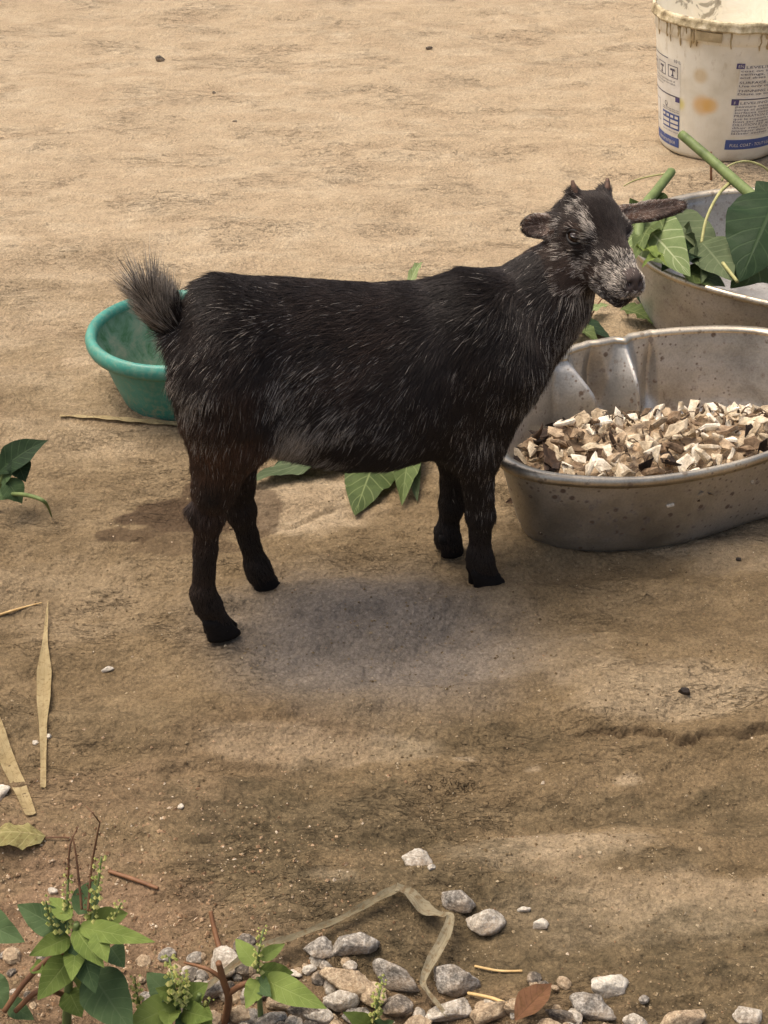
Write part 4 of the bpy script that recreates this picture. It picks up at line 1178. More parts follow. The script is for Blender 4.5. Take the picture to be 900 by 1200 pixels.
def leafmat(name, lo, hi, vein, rough=.45, vamt=.75, dry=0.0, trans=.25):
    m = M(name, rough=rough, spec=.10)
    u = m.sep(m.co('UV')); t, s_ = u[0], u[1]
    q = m.math('ABSOLUTE', m.math('SUBTRACT', s_, .5))
    mid = m.ramp(q, (.010, 1.0), (.030, 0.0))
    ph = m.math('FRACT', m.math('ADD', m.math('MULTIPLY', t, 7.5), m.math('MULTIPLY', q, -2.8)))
    side = m.ramp(m.math('ABSOLUTE', m.math('SUBTRACT', ph, .5)), (.03, 1.0), (.085, 0.0))
    net = m.ramp(m.voro(85, m.mapping((1, .55, 1), m.co('UV')), 'DISTANCE_TO_EDGE'), (.02, .55), (.07, 0.0))
    v = m.math('MAXIMUM', mid, m.math('MAXIMUM', m.math('MULTIPLY', side, .7), m.math('MULTIPLY', net, .35)))
    n_ = m.noise(45, 4, .6); n2_ = m.noise(260, 3, .6)
    c_ = m.ramp(m.math('ADD', m.math('MULTIPLY', n_, .75), m.math('MULTIPLY', m.rnd(), .25)), (.3, lin(*lo)), (.68, lin(*hi)))
    c_ = m.mix(m.math('MULTIPLY', v, vamt), c_, lin(*vein))
    if dry: c_ = m.mix(m.ramp(n2_, (.5, 0.0), (.66, dry)), c_, lin(96, 72, 44))
    m.b.inputs['Transmission Weight'].default_value = 0.0
    m.done(c_, None, m.bump(m.math('ADD', v, m.math('MULTIPLY', n2_, .3)), .35, .0012))
    # thin blades let some light through
    tr = m.n('ShaderNodeBsdfTranslucent'); m.put(tr.inputs[0], c_)
    mx = m.n('ShaderNodeMixShader'); mx.inputs[0].default_value = trans
    out = m.t.nodes['Material Output']
    m.t.links.new(m.b.outputs[0], mx.inputs[1]); m.t.links.new(tr.outputs[0], mx.inputs[2]); m.t.links.new(mx.outputs[0], out.inputs[0])
    return m.m
lf_mid = leafmat('leaf_green', (64, 78, 42), (92, 106, 62), (128, 138, 90))
lf_dark = leafmat('leaf_dark_green', (30, 45, 28), (48, 66, 42), (72, 90, 60), vamt=.6)
lf_pale = leafmat('leaf_underside', (104, 122, 76), (132, 146, 98), (172, 180, 138), rough=.6, vamt=.9)
lf_grey = leafmat('leaf_greygreen', (72, 84, 58), (98, 110, 78), (128, 136, 104), rough=.6, vamt=.5)
lf_weed = leafmat('weed_leaf', (86, 104, 48), (126, 142, 74), (142, 154, 94), rough=.6, vamt=.4)
lf_weedd = leafmat('weed_leaf_dark', (62, 82, 52), (88, 108, 70), (106, 122, 86), rough=.6, vamt=.4)
lf_dry = leafmat('dry_blade', (158, 140, 102), (190, 172, 132), (136, 114, 80), rough=.85, vamt=.35, dry=.4)
lf_yel = leafmat('yellowed_leaf', (140, 132, 84), (178, 168, 116), (196, 184, 136), rough=.7, vamt=.5, dry=.5)
lf_strap = leafmat('withered_strap', (104, 96, 76), (142, 132, 108), (88, 78, 58), rough=.8, vamt=.5, dry=.6, trans=.06)
lf_red = leafmat('dead_brown_leaf', (92, 66, 48), (132, 96, 70), (80, 56, 40), rough=.85, vamt=.5, dry=.5)
def stemmat(name, lo, hi, rough=.55):
    m = M(name, rough=rough); n_ = m.noise(70, 4, .6, m.mapping((1, 1, .3)))
    return m.done(m.ramp(n_, (.3, lin(*lo)), (.7, lin(*hi))), None, m.bump(n_, .3, .001))
st_green = stemmat('stalk_green', (84, 98, 54), (116, 130, 78)); st_pale = stemmat('petiole_pale', (140, 138, 86), (172, 168, 116))
st_brown = stemmat('twig_brown', (92, 62, 42), (134, 96, 66)); st_straw = stemmat('straw', (166, 134, 86), (206, 176, 122)); st_dry = stemmat('dry_stem', (72, 50, 34), (112, 80, 54))
def sole_leaf(name, label, cat, mat, A, B, W, group=None, **k):
    V, F, U = leaf_geo(A, B, W, **k)
    o = solo(name, V, F, mat, tuple(np.asarray(A)), uvs=U); return setp(o, label, cat, group)
def leaf_part(rt, mat, A, B, W, name='leaf', **k):
    V, F, U = leaf_geo(A, B, W, **k); return part(name, V, F, mat, rt, uvs=U)
def stem_part(rt, mat, P, r, name='stem', n=24, sides=8):
    P = spline(P, n) if len(P) > 2 else np.array([P[0] + (P[1] - P[0]) * t for t in np.linspace(0, 1, 8)])
    rr = np.interp(np.linspace(0, 1, len(P)), np.linspace(0, 1, len(np.atleast_1d(r))), np.atleast_1d(r)) if np.ndim(r) else np.full(len(P), r)
    V, F = tube(P, rr, sides); return part(name, V, F, mat, rt)
def sole_stem(name, label, cat, mat, P, r, sides=8, group=None, flat=None):
    P = np.array(P); Q = spline(P, 24) if len(P) > 2 else np.array([P[0] + (P[1] - P[0]) * t for t in np.linspace(0, 1, 8)])
    rr = np.interp(np.linspace(0, 1, len(Q)), np.linspace(0, 1, len(np.atleast_1d(r))), np.atleast_1d(r)) if np.ndim(r) else np.full(len(Q), r)
    V, F = tube(Q, rr, sides, flat=flat)
    return setp(solo(name, V, F, mat, tuple(Q[0])), label, cat, group)

# ---- wilted leaves on the ground behind the goat's belly
sole_leaf('fallen_leaf', 'broad green leaf with pointed tip lying under the goat\'s belly', 'leaf', lf_mid, gp(446, 540, .018), gp(416, 609, .006), .062, fold=-.12, arch=.05, wav=.030, seed=3, ny=22, nx=10)
sole_leaf('fallen_leaf', 'narrow folded green leaf curling down just left of the goat\'s far foreleg', 'leaf', lf_mid, gp(482, 528, .018), gp(471, 597, .005), .040, fold=.5, arch=.06, wav=.025, seed=6, ny=20)
sole_leaf('fallen_leaf', 'wilted leaf edge pointing at the goat\'s far foreleg, behind the folded leaf', 'leaf', lf_grey, gp(474, 530, .010), gp(489, 590, .003), .026, fold=.6, arch=.05, wav=.03, seed=9)
sole_leaf('fallen_leaf', 'long grey green leaf with wavy edge lying behind the goat\'s hind legs', 'leaf', lf_grey, gp(440, 540, .014), gp(290, 573, .009), .052, fold=.15, arch=.05, wav=.030, seed=12, ny=26)
sole_leaf('fallen_leaf', 'dark leaf half hidden below the goat\'s belly behind the wavy leaf', 'leaf', lf_dark, gp(400, 535, .004), gp(318, 553, .004), .06, fold=.1, arch=.06, wav=.02, seed=14)
sole_leaf('fallen_leaf', 'pale shrivelled leaf poking up just behind the goat\'s back', 'leaf', lf_pale, gp(478, 345, .004), gp(496, 318, .012), .014, fold=.5, arch=.12, wav=.03, seed=15)
# ---- leaves on the ground between the basins
sole_leaf('fallen_leaf', 'dark green leaf leaning against the back basin, below the goat\'s chin', 'leaf', lf_dark, gp(742, 346, .040), gp(806, 398, .004), .062, fold=.12, arch=.03, wav=.015, seed=21, up=(-.2, -.6, 1))
sole_leaf('fallen_leaf', 'dark leaf tip lying between the goat\'s neck and the dented basin', 'leaf', lf_dark, gp(650, 372, .006), gp(716, 402, .004), .040, fold=.12, arch=.05, wav=.015, seed=23)
sole_leaf('fallen_leaf', 'small olive leaf under the goat\'s chin', 'leaf', lf_pale, gp(676, 382, .010), gp(716, 366, .010), .020, fold=.3, arch=.08, wav=.03, seed=25)
sole_stem('vine_tendril', 'thin dark tendril curving on the ground under the goat\'s chin', 'tendril', st_dry, [gp(690, 378, .004), gp(705, 362, .016), gp(722, 362, .016), gp(736, 372, .003)], .0011, 6)
# ---- the back basin's greens
def inb(u, v, y): return aty(u, v, y)
s1 = root('cut_stalk', tuple(inb(905, 248, 1.75))); setp(s1, 'thick green cut stalk with a big dark leaf, sticking out of the back basin', 'plant stalk')
stem_part(s1, st_green, [inb(798, 157, 1.93), inb(840, 193, 1.87), inb(880, 228, 1.79), inb(925, 264, 1.70), inb(965, 300, 1.66)], [.0062, .0068, .0072, .0078, .008])
leaf_part(s1, lf_dark, inb(912, 226, 1.745), inb(867, 330, 1.632), .105, fold=-.14, arch=.09, wav=.032, seed=31, up=(-.3, -1, .5), ny=24, nx=12)
leaf_part(s1, lf_dark, inb(915, 250, 1.76), inb(886, 212, 1.80), .045, fold=.2, arch=.06, wav=.02, seed=32, up=(0, -1, .6))
stem_part(s1, st_pale, [inb(888, 235, 1.78), inb(893, 240, 1.765), inb(905, 236, 1.75)], .0028, 'petiole')
stem_part(s1, st_pale, [inb(857, 213, 1.84), inb(842, 228, 1.80), inb(828, 256, 1.76), inb(822, 285, 1.72)], [.0026, .0022, .0020, .0020], 'petiole')
leaf_part(s1, lf_grey, inb(822, 284, 1.72), inb(858, 329, 1.628), .062, fold=.18, arch=.04, wav=.02, seed=33, up=(-.1, -1, .7), ny=20)
s2 = root('cut_stalk', tuple(inb(745, 255, 1.72))); setp(s2, 'short green cut stalk standing up beside the goat\'s left ear', 'plant stalk')
stem_part(s2, st_green, [inb(787, 201, 1.84), inb(770, 223, 1.80), inb(752, 248, 1.75), inb(748, 285, 1.70)], [.0062, .0064, .0066, .007])
stem_part(s2, st_pale, [inb(786, 203, 1.838), inb(765, 206, 1.85), inb(745, 211, 1.87), inb(731, 218, 1.88)], [.0014, .0012, .0010, .0008], 'tendril')
leaf_part(s2, lf_mid, inb(765, 232, 1.80), inb(786, 245, 1.79), .026, fold=.2, arch=.1, wav=.03, seed=36, up=(0, -1, .6))
leaf_part(s2, lf_mid, inb(746, 250, 1.80), inb(738, 232, 1.80), .020, fold=.2, arch=.1, wav=.03, seed=37, up=(0, -1, .6))
sole_leaf('loose_leaf', 'pale leaf underside with clear veins propped inside the back basin next to the goat\'s cheek', 'leaf', lf_pale, inb(750, 262, 1.77), inb(809, 324, 1.632), .072, fold=.12, arch=.09, wav=.026, seed=41, up=(-.25, -1, .8), ny=24, nx=10)
sole_leaf('loose_leaf', 'flat dull green leaf lying at the middle of the back basin', 'leaf', lf_grey, inb(770, 250, 1.84), inb(842, 322, 1.70), .085, fold=.12, arch=.05, wav=.015, seed=42, up=(0, -.6, 1), ny=20)
sole_leaf('loose_leaf', 'dark leaf at the bottom of the back basin under the paler ones', 'leaf', lf_mid, inb(800, 318, 1.68), inb(850, 336, 1.66), .07, fold=.1, arch=.05, wav=.015, seed=43)
sole_leaf('loose_leaf', 'small twisted light green shoot over the back basin\'s near rim', 'leaf', lf_weed, inb(742, 290, 1.69), inb(782, 312, 1.632), .018, fold=.5, arch=.10, wav=.05, seed=44)
sole_leaf('loose_leaf', 'light green bud leaf curled on the back basin\'s rim by the goat\'s muzzle', 'leaf', lf_weed, inb(778, 298, 1.66), inb(752, 314, 1.64), .014, fold=.5, arch=.12, wav=.05, seed=45)
# more greens
sole_leaf('loose_leaf', 'dark leaf lying flat behind the near rim at the picture\'s right edge', 'leaf', lf_mid, inb(925, 300, 1.74), inb(856, 338, 1.655), .09, fold=.15, arch=.08, wav=.03, seed=49, up=(0, -.4, 1), ny=20)
sole_leaf('loose_leaf', 'grey green leaf resting against the back basin\'s right inner wall', 'leaf', lf_grey, inb(935, 262, 1.86), inb(872, 268, 1.80), .08, fold=.15, arch=.08, wav=.03, seed=50, up=(-.2, -.6, 1), ny=20)
sole_leaf('loose_leaf', 'drooping olive leaf with its tip over the back basin\'s left rim', 'leaf', lf_mid, inb(775, 262, 1.80), inb(744, 305, 1.650), .046, fold=.45, arch=.10, wav=.05, seed=46, up=(-.5, -1, .8), ny=20)
sole_leaf('loose_leaf', 'crumpled dark leaf lying deep in the middle of the back basin', 'leaf', lf_dark, inb(815, 290, 1.74), inb(775, 318, 1.66), .06, fold=.3, arch=.12, wav=.05, seed=47, up=(0, -.6, 1), ny=20)
sole_leaf('loose_leaf', 'folded grey green leaf hanging to the near rim below the thin petiole', 'leaf', lf_grey, inb(806, 272, 1.79), inb(822, 332, 1.64), .05, fold=.5, arch=.06, wav=.04, seed=48, up=(.4, -1, .6), ny=20)
sole_leaf('fallen_leaf', 'green leaf lying on the earth between both aluminium basins', 'leaf', lf_mid, gp(726, 372, .012), gp(770, 386, .004), .040, fold=.3, arch=.10, wav=.05, seed=27)
sole_leaf('fallen_leaf', 'lowest dark leaf pressed against the dented basin\'s back wall', 'leaf', lf_mid, gp(664, 392, .012), gp(700, 408, .010), .034, fold=.3, arch=.12, wav=.05, seed=28)
sole_stem('petiole_scrap', 'short pale stalk scrap resting on the back basin\'s near rim', 'stalk scrap', st_pale, [inb(847, 308, 1.66), inb(864, 330, 1.615)], .0022, 6)
sole_stem('vine_tendril', 'pale thin vine looping up between bucket and back basin', 'tendril', st_pale, [inb(846, 212, 1.98), inb(852, 196, 1.99), inb(872, 189, 2.0), inb(892, 194, 2.0), inb(908, 207, 2.0)], .0015, 6)
sole_stem('dry_twig', 'short brown twig stuck upright behind the back basin by the bucket', 'twig', st_brown, [gp(833, 214, 0), gp(833, 214, 0) + np.array([-.004, .01, .045])], [.0022, .0017], 6)

# ---- seedling at the left edge
sp_ = gp(-6, 600); s3 = root('seedling', tuple(sp_)); setp(s3, 'dark green seedling with drooping blades growing at the left edge', 'plant')
Ys = sp_[1]
stem_part(s3, st_green, [sp_, aty(-2, 575, Ys), aty(4, 555, Ys)], [.004, .003, .002])
for (a, b, w_, m_, y0_, y1_, sd_) in (((-4, 556), (56, 516), .034, lf_dark, 0, .02, 1), ((-10, 560), (-30, 520), .03, lf_dark, 0, .02, 2), ((6, 560), (26, 590), .026, lf_weedd, -.005, -.02, 3), ((18, 534), (30, 565), .026, lf_dark, .01, -.01, 4), ((-2, 575), (14, 585), .02, lf_weedd, -.01, -.02, 5), ((0, 565), (20, 545), .024, lf_weedd, 0, .0, 6)):
    leaf_part(s3, m_, aty(*a, Ys + y0_), aty(*b, Ys + y1_), w_, fold=.3, arch=.10, wav=.02, seed=50 + sd_, up=(0, -.6, 1), prof='lance')
stem_part(s3, st_green, [aty(6, 579, Ys - .01), aty(30, 580, Ys - .03), aty(52, 588, Ys - .045), gp(61, 607, .002)], [.0022, .0024, .0020, .0006], 'tendril')

# ---- dry blades and twigs on the left
def ribbon(name, label, cat, mat, P, Wd, rise=.002, curl=.25, group=None, n=40):
    P = np.array(P); Q = spline(P, n); T = np.gradient(Q, axis=0)
    ws = np.interp(np.linspace(0, 1, n), np.linspace(0, 1, len(Wd)), Wd)
    V, U = [], []
    for i in range(n):
        t_ = T[i] / np.linalg.norm(T[i]); y = np.cross([0, 0, 1.0], t_); y /= np.linalg.norm(y)
        for s_ in (-1, -.5, 0, .5, 1):
            V.append(Q[i] + y * s_ * ws[i] / 2 + np.array([0, 0, rise + curl * abs(s_) ** 1.5 * ws[i] / 2 + .0006 * math.sin(i * .9 + s_ * 2)])); U.append((i / (n - 1), .5 + .5 * s_))
    F = [(i * 5 + j, i * 5 + j + 1, (i + 1) * 5 + j + 1, (i + 1) * 5 + j) for i in range(n - 1) for j in range(4)]
    return setp(solo(name, V, F, mat, tuple(Q[0]), uvs=U), label, cat, group)
ribbon('dried_leaf', 'long straw coloured dry leaf blade, widest in its middle, lying straight on bare earth', 'dry leaf', lf_dry, [gp(57, 708), gp(54, 740), gp(53, 770), gp(52, 805), gp(51, 840), gp(51, 880), gp(51, 924)], [.0006, .0035, .0058, .0136, .0125, .0070, .0052, .0046])
ribbon('dried_leaf', 'broad ended dry leaf blade lying aslant beside the white stone', 'dry leaf', lf_dry, [gp(-30, 800), gp(-8, 845), gp(8, 890), gp(24, 925), gp(37, 958)], [.010, .013, .013, .011, .008])
sole_leaf('yellowed_leaf', 'curled yellowish dead leaf on the red soil above the weed', 'dry leaf', lf_yel, gp(54, 984, .004), gp(-30, 990, .010), .028, fold=-.3, arch=.10, wav=.04, seed=61)
sole_stem('dry_twig', 'hair thin twig leading from the yellowish dead leaf\'s tip', 'twig', st_dry, [gp(50, 985, .003), gp(66, 985, .003), gp(82, 983, .002)], .0008, 5)
ribbon('dry_stalk', 'long flat straw stalk lying before the green plastic basin', 'dry stalk', lf_dry, [gp(70, 487), gp(120, 491), gp(170, 495), gp(226, 500)], [.003, .006, .009, .010, .009], curl=.15)
sole_stem('dry_twig', 'short reddish brown twig on the red soil right of the weed', 'twig', st_brown, [gp(128, 1023, .002), gp(158, 1034, .003), gp(186, 1046, .002)], [.0016, .0018, .0014], 6)
sole_stem('dry_twig', 'thin pale twig lying level at the left edge above the dry blade', 'twig', st_straw, [gp(-10, 724, .002), gp(22, 717, .002), gp(50, 711, .002)], [.0014, .0013, .0006], 6)
ribbon('withered_strap_leaf', 'withered grey strap leaf bent twice across the gravel', 'dry leaf', lf_strap, [gp(232, 1182, .012), gp(300, 1136, .016), gp(345, 1112, .010), gp(400, 1086, .006), gp(440, 1064, .006), gp(466, 1052, .008)], [.0040, .0076, .0056, .0050, .0072, .0082], curl=.6)
ribbon('withered_strap_leaf', 'folded tail of the withered strap leaf hooking round the gravel stones', 'dry leaf', lf_strap, [gp(464, 1051, .009), gp(480, 1060, .006), gp(497, 1078, .004), gp(516, 1085, .010), gp(527, 1092, .014), gp(521, 1115, .012), gp(506, 1140, .010), gp(496, 1160, .010), gp(499, 1180, .010), gp(524, 1200, .008)], [.0070, .0090, .0130, .0042, .0056, .0086, .0082, .0050, .0038, .0030], curl=.6, n=60)
sole_leaf('dead_leaf', 'reddish brown dead leaf standing among the gravel at the bottom edge', 'dry leaf', lf_red, gp(602, 1214, .016), gp(645, 1172, .020), .020, fold=.5, arch=.02, wav=.02, seed=66, prof='lance')
sole_stem('dry_twig', 'thin straw lying left of the two gravel stones at bottom right', 'twig', st_straw, [gp(556, 1136, .002), gp(585, 1139, .002), gp(612, 1139, .002)], .0010, 5)
sole_stem('dry_twig', 'pale straw slanting between gravel stones by the brown dead leaf', 'twig', st_straw, [gp(548, 1168, .006), gp(575, 1176, .008), gp(598, 1187, .006)], .0013, 5)
sole_stem('dry_twig', 'little bare stick standing in the red soil beside the gravel', 'twig', st_brown, [gp(262, 1128, .0), gp(254, 1108, .012), gp(249, 1092, .02)], [.0024, .002, .0015], 6)

# ---- weeds at the bottom left
bud_m = M('weed_bud', rough=.7); bud = bud_m.done(bud_m.ramp(bud_m.noise(300, 2), (.35, lin(128, 140, 66)), (.65, lin(196, 190, 118))))
def spike(rt, P, r, mat, nb_, br_, seed, bmat=None):
    stem_part(rt, mat, [np.array(p) for p in P], [r, r * .8, r * .5], 'flower_spike')
    Q = spline(np.array(P), 40) if len(P) > 2 else np.array([P[0] + (np.array(P[1]) - P[0]) * t for t in np.linspace(0, 1, 40)])
    rg = random.Random(seed); ge = Geo()
    for i in range(nb_):
        q_ = Q[int(39 * (i + .5) / nb_)]; a = i * 2.4 + rg.uniform(-.4, .4); rr = r + br_ * rg.uniform(.6, 1.5)
        c_ = q_ + np.array([math.cos(a) * rr, math.sin(a) * rr, rg.uniform(0, .003)]); b_ = br_ * rg.uniform(.7, 1.2) * (1.2 - .6 * i / nb_)
        V = [c_ + np.array(d) * b_ for d in ((1, 0, 0), (0, 1, 0), (-1, 0, 0), (0, -1, 0), (0, 0, 1.4), (0, 0, -1))]
        ge.add(V, [(0, 1, 4), (1, 2, 4), (2, 3, 4), (3, 0, 4), (1, 0, 5), (2, 1, 5), (3, 2, 5), (0, 3, 5)])
    if nb_: setp(part('bud', ge.V, ge.F, bmat or bud, rt, smooth=False), kind='stuff')
def weed(label, bu, bv, stems, leaves, spikes):
    b_ = gp(bu, bv); Y0 = b_[1]; rt = root('weed', tuple(b_)); setp(rt, label, 'weed')
    A = lambda p: aty(p[0], p[1], Y0 + (p[2] if len(p) > 2 else 0))
    for P, r, m_ in stems: stem_part(rt, m_, [A(p) for p in P], r)
    for i, (a, b, w_, m_, *k) in enumerate(leaves):
        leaf_part(rt, m_, A(a), A(b), w_, fold=.10 + .05 * (i * 7 % 6), arch=.04 + .025 * (i * 5 % 5), wav=.022 + .008 * (i * 3 % 4), seed=int(bu) + i, up=(.1, -.75, 1) if not k else k[0])
    for i, (P, r, m_, n_, br_) in enumerate(spikes): spike(rt, [A(p) for p in P], r, m_, n_, br_, i + int(bu), bud if m_ is not st_dry else st_dry)
    return rt
px_ = .00057
weed('leafy green weed with pale flower spikes and bare brown tops in the bottom left corner', 78, 1206,
     [([(78, 1206), (80, 1160), (84, 1120), (90, 1082)], [.0034, .0028, .0022], st_green), ([(80, 1168), (48, 1160, -.01), (18, 1185, -.015)], [.002, .002, .0018], st_brown), ([(86, 1115), (62, 1120), (30, 1150, -.01), (5, 1185, -.02)], [.0018, .002, .002], st_brown)],
     [((92, 1086), (182, 1104, -.03), 27 * px_, lf_weed), ((88, 1088), (122, 1134, -.03), 30 * px_, lf_weed), ((112, 1092, -.01), (126, 1128, -.03), 26 * px_, lf_weed), ((82, 1098), (34, 1120, -.02), 30 * px_, lf_weed), ((78, 1092), (20, 1060, .015), 38 * px_, lf_weedd),
      ((-40, 1070), (29, 1104, -.02), 46 * px_, lf_weedd), ((84, 1120), (44, 1172, -.03), 40 * px_, lf_weed), ((92, 1100), (112, 1164, -.03), 40 * px_, lf_weedd), ((90, 1106), (84, 1150, -.03), 28 * px_, lf_weed), ((106, 1138), (156, 1212, -.04), 62 * px_, lf_weedd),
      ((92, 1072), (112, 1032, .03), 34 * px_, lf_weedd), ((100, 1084), (150, 1070, .02), 30 * px_, lf_weed), ((84, 1076), (58, 1052, .02), 24 * px_, lf_weed), ((80, 1160), (96, 1192, -.02), 36 * px_, lf_weed), ((72, 1130), (60, 1108, .01), 24 * px_, lf_weedd), ((84, 1140), (122, 1150, .01), 34 * px_, lf_weed),
      ((130, 1110, .01), (146, 1134, -.01), 30 * px_, lf_weedd), ((40, 1130), (52, 1140, -.01), 20 * px_, lf_weed), ((-10, 1140), (8, 1186, -.02), 30 * px_, lf_weedd), ((10, 1175), (40, 1195, -.02), 26 * px_, lf_weedd)],
     [([(80, 1090), (79, 1056, .01), (80, 1022, .02)], .0012, st_green, 34, .0018), ([(108, 1080), (114, 1040, .01), (119, 1004, .02)], .0012, st_green, 40, .0020), ([(66, 1094), (58, 1075), (54, 1056)], .0010, st_green, 20, .0017), ([(118, 1090), (134, 1074), (142, 1058)], .0010, st_green, 22, .0017),
      ([(103, 1068), (108, 1012, .02), (117, 964, .03)], .0010, st_dry, 26, .0009), ([(96, 1066), (90, 1010, .02), (86, 984, .03)], .0009, st_dry, 22, .0008), ([(80, 1030, .01), (82, 992, .02), (92, 968, .03)], .0008, st_dry, 22, .0008), ([(117, 964, .03), (108, 952, .03), (100, 944, .04)], .0005, st_dry, 0, .0008)])
weed('low weed with yellowish bud clusters beside the gravel, right of the tall weed', 214, 1212,
     [([(214, 1212), (208, 1180), (204, 1160)], [.0026, .002, .0016], st_green), ([(214, 1200), (228, 1180), (234, 1165)], [.002, .0016], st_green)],
     [((206, 1176), (146, 1206, -.02), 44 * px_, lf_weed), ((202, 1170), (172, 1140, .02), 34 * px_, lf_weedd), ((210, 1176), (244, 1152, .01), 34 * px_, lf_weed), ((214, 1184), (250, 1194, -.02), 30 * px_, lf_weed), ((200, 1184), (196, 1206, -.03), 30 * px_, lf_weed), ((206, 1168), (182, 1158, 0), 20 * px_, lf_weed), ((224, 1196), (206, 1216, -.03), 36 * px_, lf_weedd), ((230, 1182), (248, 1216, -.03), 30 * px_, lf_weed)],
     [([(204, 1174), (203, 1150), (198, 1122, .02)], .0012, st_green, 40, .0024), ([(212, 1178), (216, 1160), (214, 1142, .01)], .0011, st_green, 30, .0024), ([(164, 1180), (160, 1162), (158, 1146)], .0009, st_green, 18, .0020), ([(236, 1178), (240, 1186), (246, 1172)], .0009, st_green, 14, .0018)])
weed('small broad leaved weed growing through the gravel with one bud spike', 306, 1196,
     [([(306, 1196), (304, 1170), (302, 1146)], [.0022, .0018, .0014], st_green), ([(262, 1204), (268, 1172), (262, 1150), (256, 1128)], [.0026, .0028, .0026, .0022], st_brown), ([(268, 1164), (284, 1154), (300, 1150)], [.0024, .002, .0018], st_brown), ([(264, 1150), (244, 1136), (216, 1128, .01)], [.0018, .0014, .0008], st_brown)],
     [((306, 1146), (383, 1182, -.03), 36 * px_, lf_weed), ((304, 1148), (288, 1182, -.03), 28 * px_, lf_weed), ((302, 1138), (344, 1140, .01), 24 * px_, lf_weed), ((300, 1132), (276, 1100, .02), 24 * px_, lf_weed), ((304, 1124), (334, 1106, .01), 18 * px_, lf_weed), ((300, 1150), (318, 1168, -.02), 26 * px_, lf_weedd)],
     [([(302, 1140), (304, 1112), (309, 1088, .01)], .0010, st_green, 26, .0018)])
weed('slender upright bud spike rising between gravel stones at bottom centre', 438, 1212,
     [([(438, 1212), (440, 1190)], [.0016, .0012], st_green)],
     [((438, 1204), (402, 1186, -.01), 24 * px_, lf_weed), ((438, 1206), (420, 1208, -.02), 22 * px_, lf_weed), ((440, 1206), (462, 1196, -.02), 22 * px_, lf_weedd)],
     [([(439, 1200), (443, 1172), (448, 1148, .01)], .0012, st_green, 46, .0019)])

# ---- gravel stones, one by one
def stone_mesh(seed, a, b, c_, rnd_=.30):
    """An angular chip of rock: a fine ball cut back by random planes, then roughened."""
    rs_ = np.random.RandomState(seed)
    bm = bpy.data.meshes.new('s'); import bmesh
    q = bmesh.new(); bmesh.ops.create_icosphere(q, subdivisions=4, radius=1.0); q.verts.ensure_lookup_table()
    V = np.array([v.co[:] for v in q.verts]); F = [tuple(v.index for v in f.verts) for f in q.faces]; q.free(); bpy.data.meshes.remove(bm)
    r_ = np.ones(len(V)) * 1.12
    for k in range(15):
        n = rs_.normal(size=3); n /= np.linalg.norm(n); dd = rs_.uniform(.62, .92)
        q_ = V @ n; lim = np.where(q_ > .12, dd / np.maximum(q_, .12), 9)
        h = np.maximum(.03 - np.abs(r_ - lim), 0) / .03
        r_ = np.minimum(r_, lim) - h * h * .0075
    r_ = r_ * (1 + .075 * fbm(V[:, 0] * 3, V[:, 1] * 3, V[:, 2] * 3, seed=seed, octv=4, gain=.6))
    V = V * r_[:, None] * np.array([a, b, c_])
    return V, F
def stonemat(name, lo, mid, hi):
    m = M(name, rough=.9, spec=.2)
    n1_ = m.noise(130, 4, .7); n2_ = m.noise(520, 3, .75); n0 = m.noise(38, 3, .6)
    c_ = m.ramp(m.math('ADD', m.math('MULTIPLY', n1_, .7), m.math('MULTIPLY', n2_, .3)), (.36, lin(*lo)), (.50, lin(*mid)), (.62, lin(*hi)))
    c_ = m.mix(m.ramp(n0, (.45, 0.0), (.70, .65)), c_, lin(140, 116, 86))
    return m.done(c_, None, m.bump(n2_, .5, .0012, m.bump(n1_, .5, .003)))
sm_grey = stonemat('grey_granite', (86, 81, 74), (138, 131, 120), (184, 177, 165)); sm_pale = stonemat('pale_granite', (118, 109, 96), (164, 155, 140), (202, 194, 180))
sm_dark = stonemat('dark_granite', (62, 57, 51), (100, 92, 82), (150, 140, 126)); sm_tan = stonemat('dusty_stone', (116, 100, 80), (158, 138, 112), (190, 172, 144)); sm_white = stonemat('white_stone', (158, 148, 132), (190, 182, 166), (216, 208, 192))
def stone(u, v, wd, ht, mt, label, seed, name='gravel_stone', cat='stone', group=None, tilt=None):
    sl = np.linalg.norm(atz(u, v) - np.array([0, 0, CAM_H])); k = sl / FOC
    a = wd * k / 2; c_ = a * .62; b = max(.5 * a, min(1.25 * a, (ht * k / 2 - c_ * .55) / .72))
    V, F = stone_mesh(seed, a * 1.08, b * 1.08, c_ * 1.08)
    rs_ = random.Random(seed); r_ = R(tilt if tilt is not None else rs_.uniform(-25, 25))
    V = V @ np.array([[math.cos(r_), math.sin(r_), 0], [-math.sin(r_), math.cos(r_), 0], [0, 0, 1]])
    p = gp(u, v + ht * .10); me = mesh_data('stone', V, F); me.materials.append(mt)
    o = bpy.data.objects.new(name, me); C.objects.link(o); o.location = (p[0], p[1], p[2] + c_ * .48)
    return setp(o, label, cat, group)
G_ = 'grey gravel stones along the bottom edge'
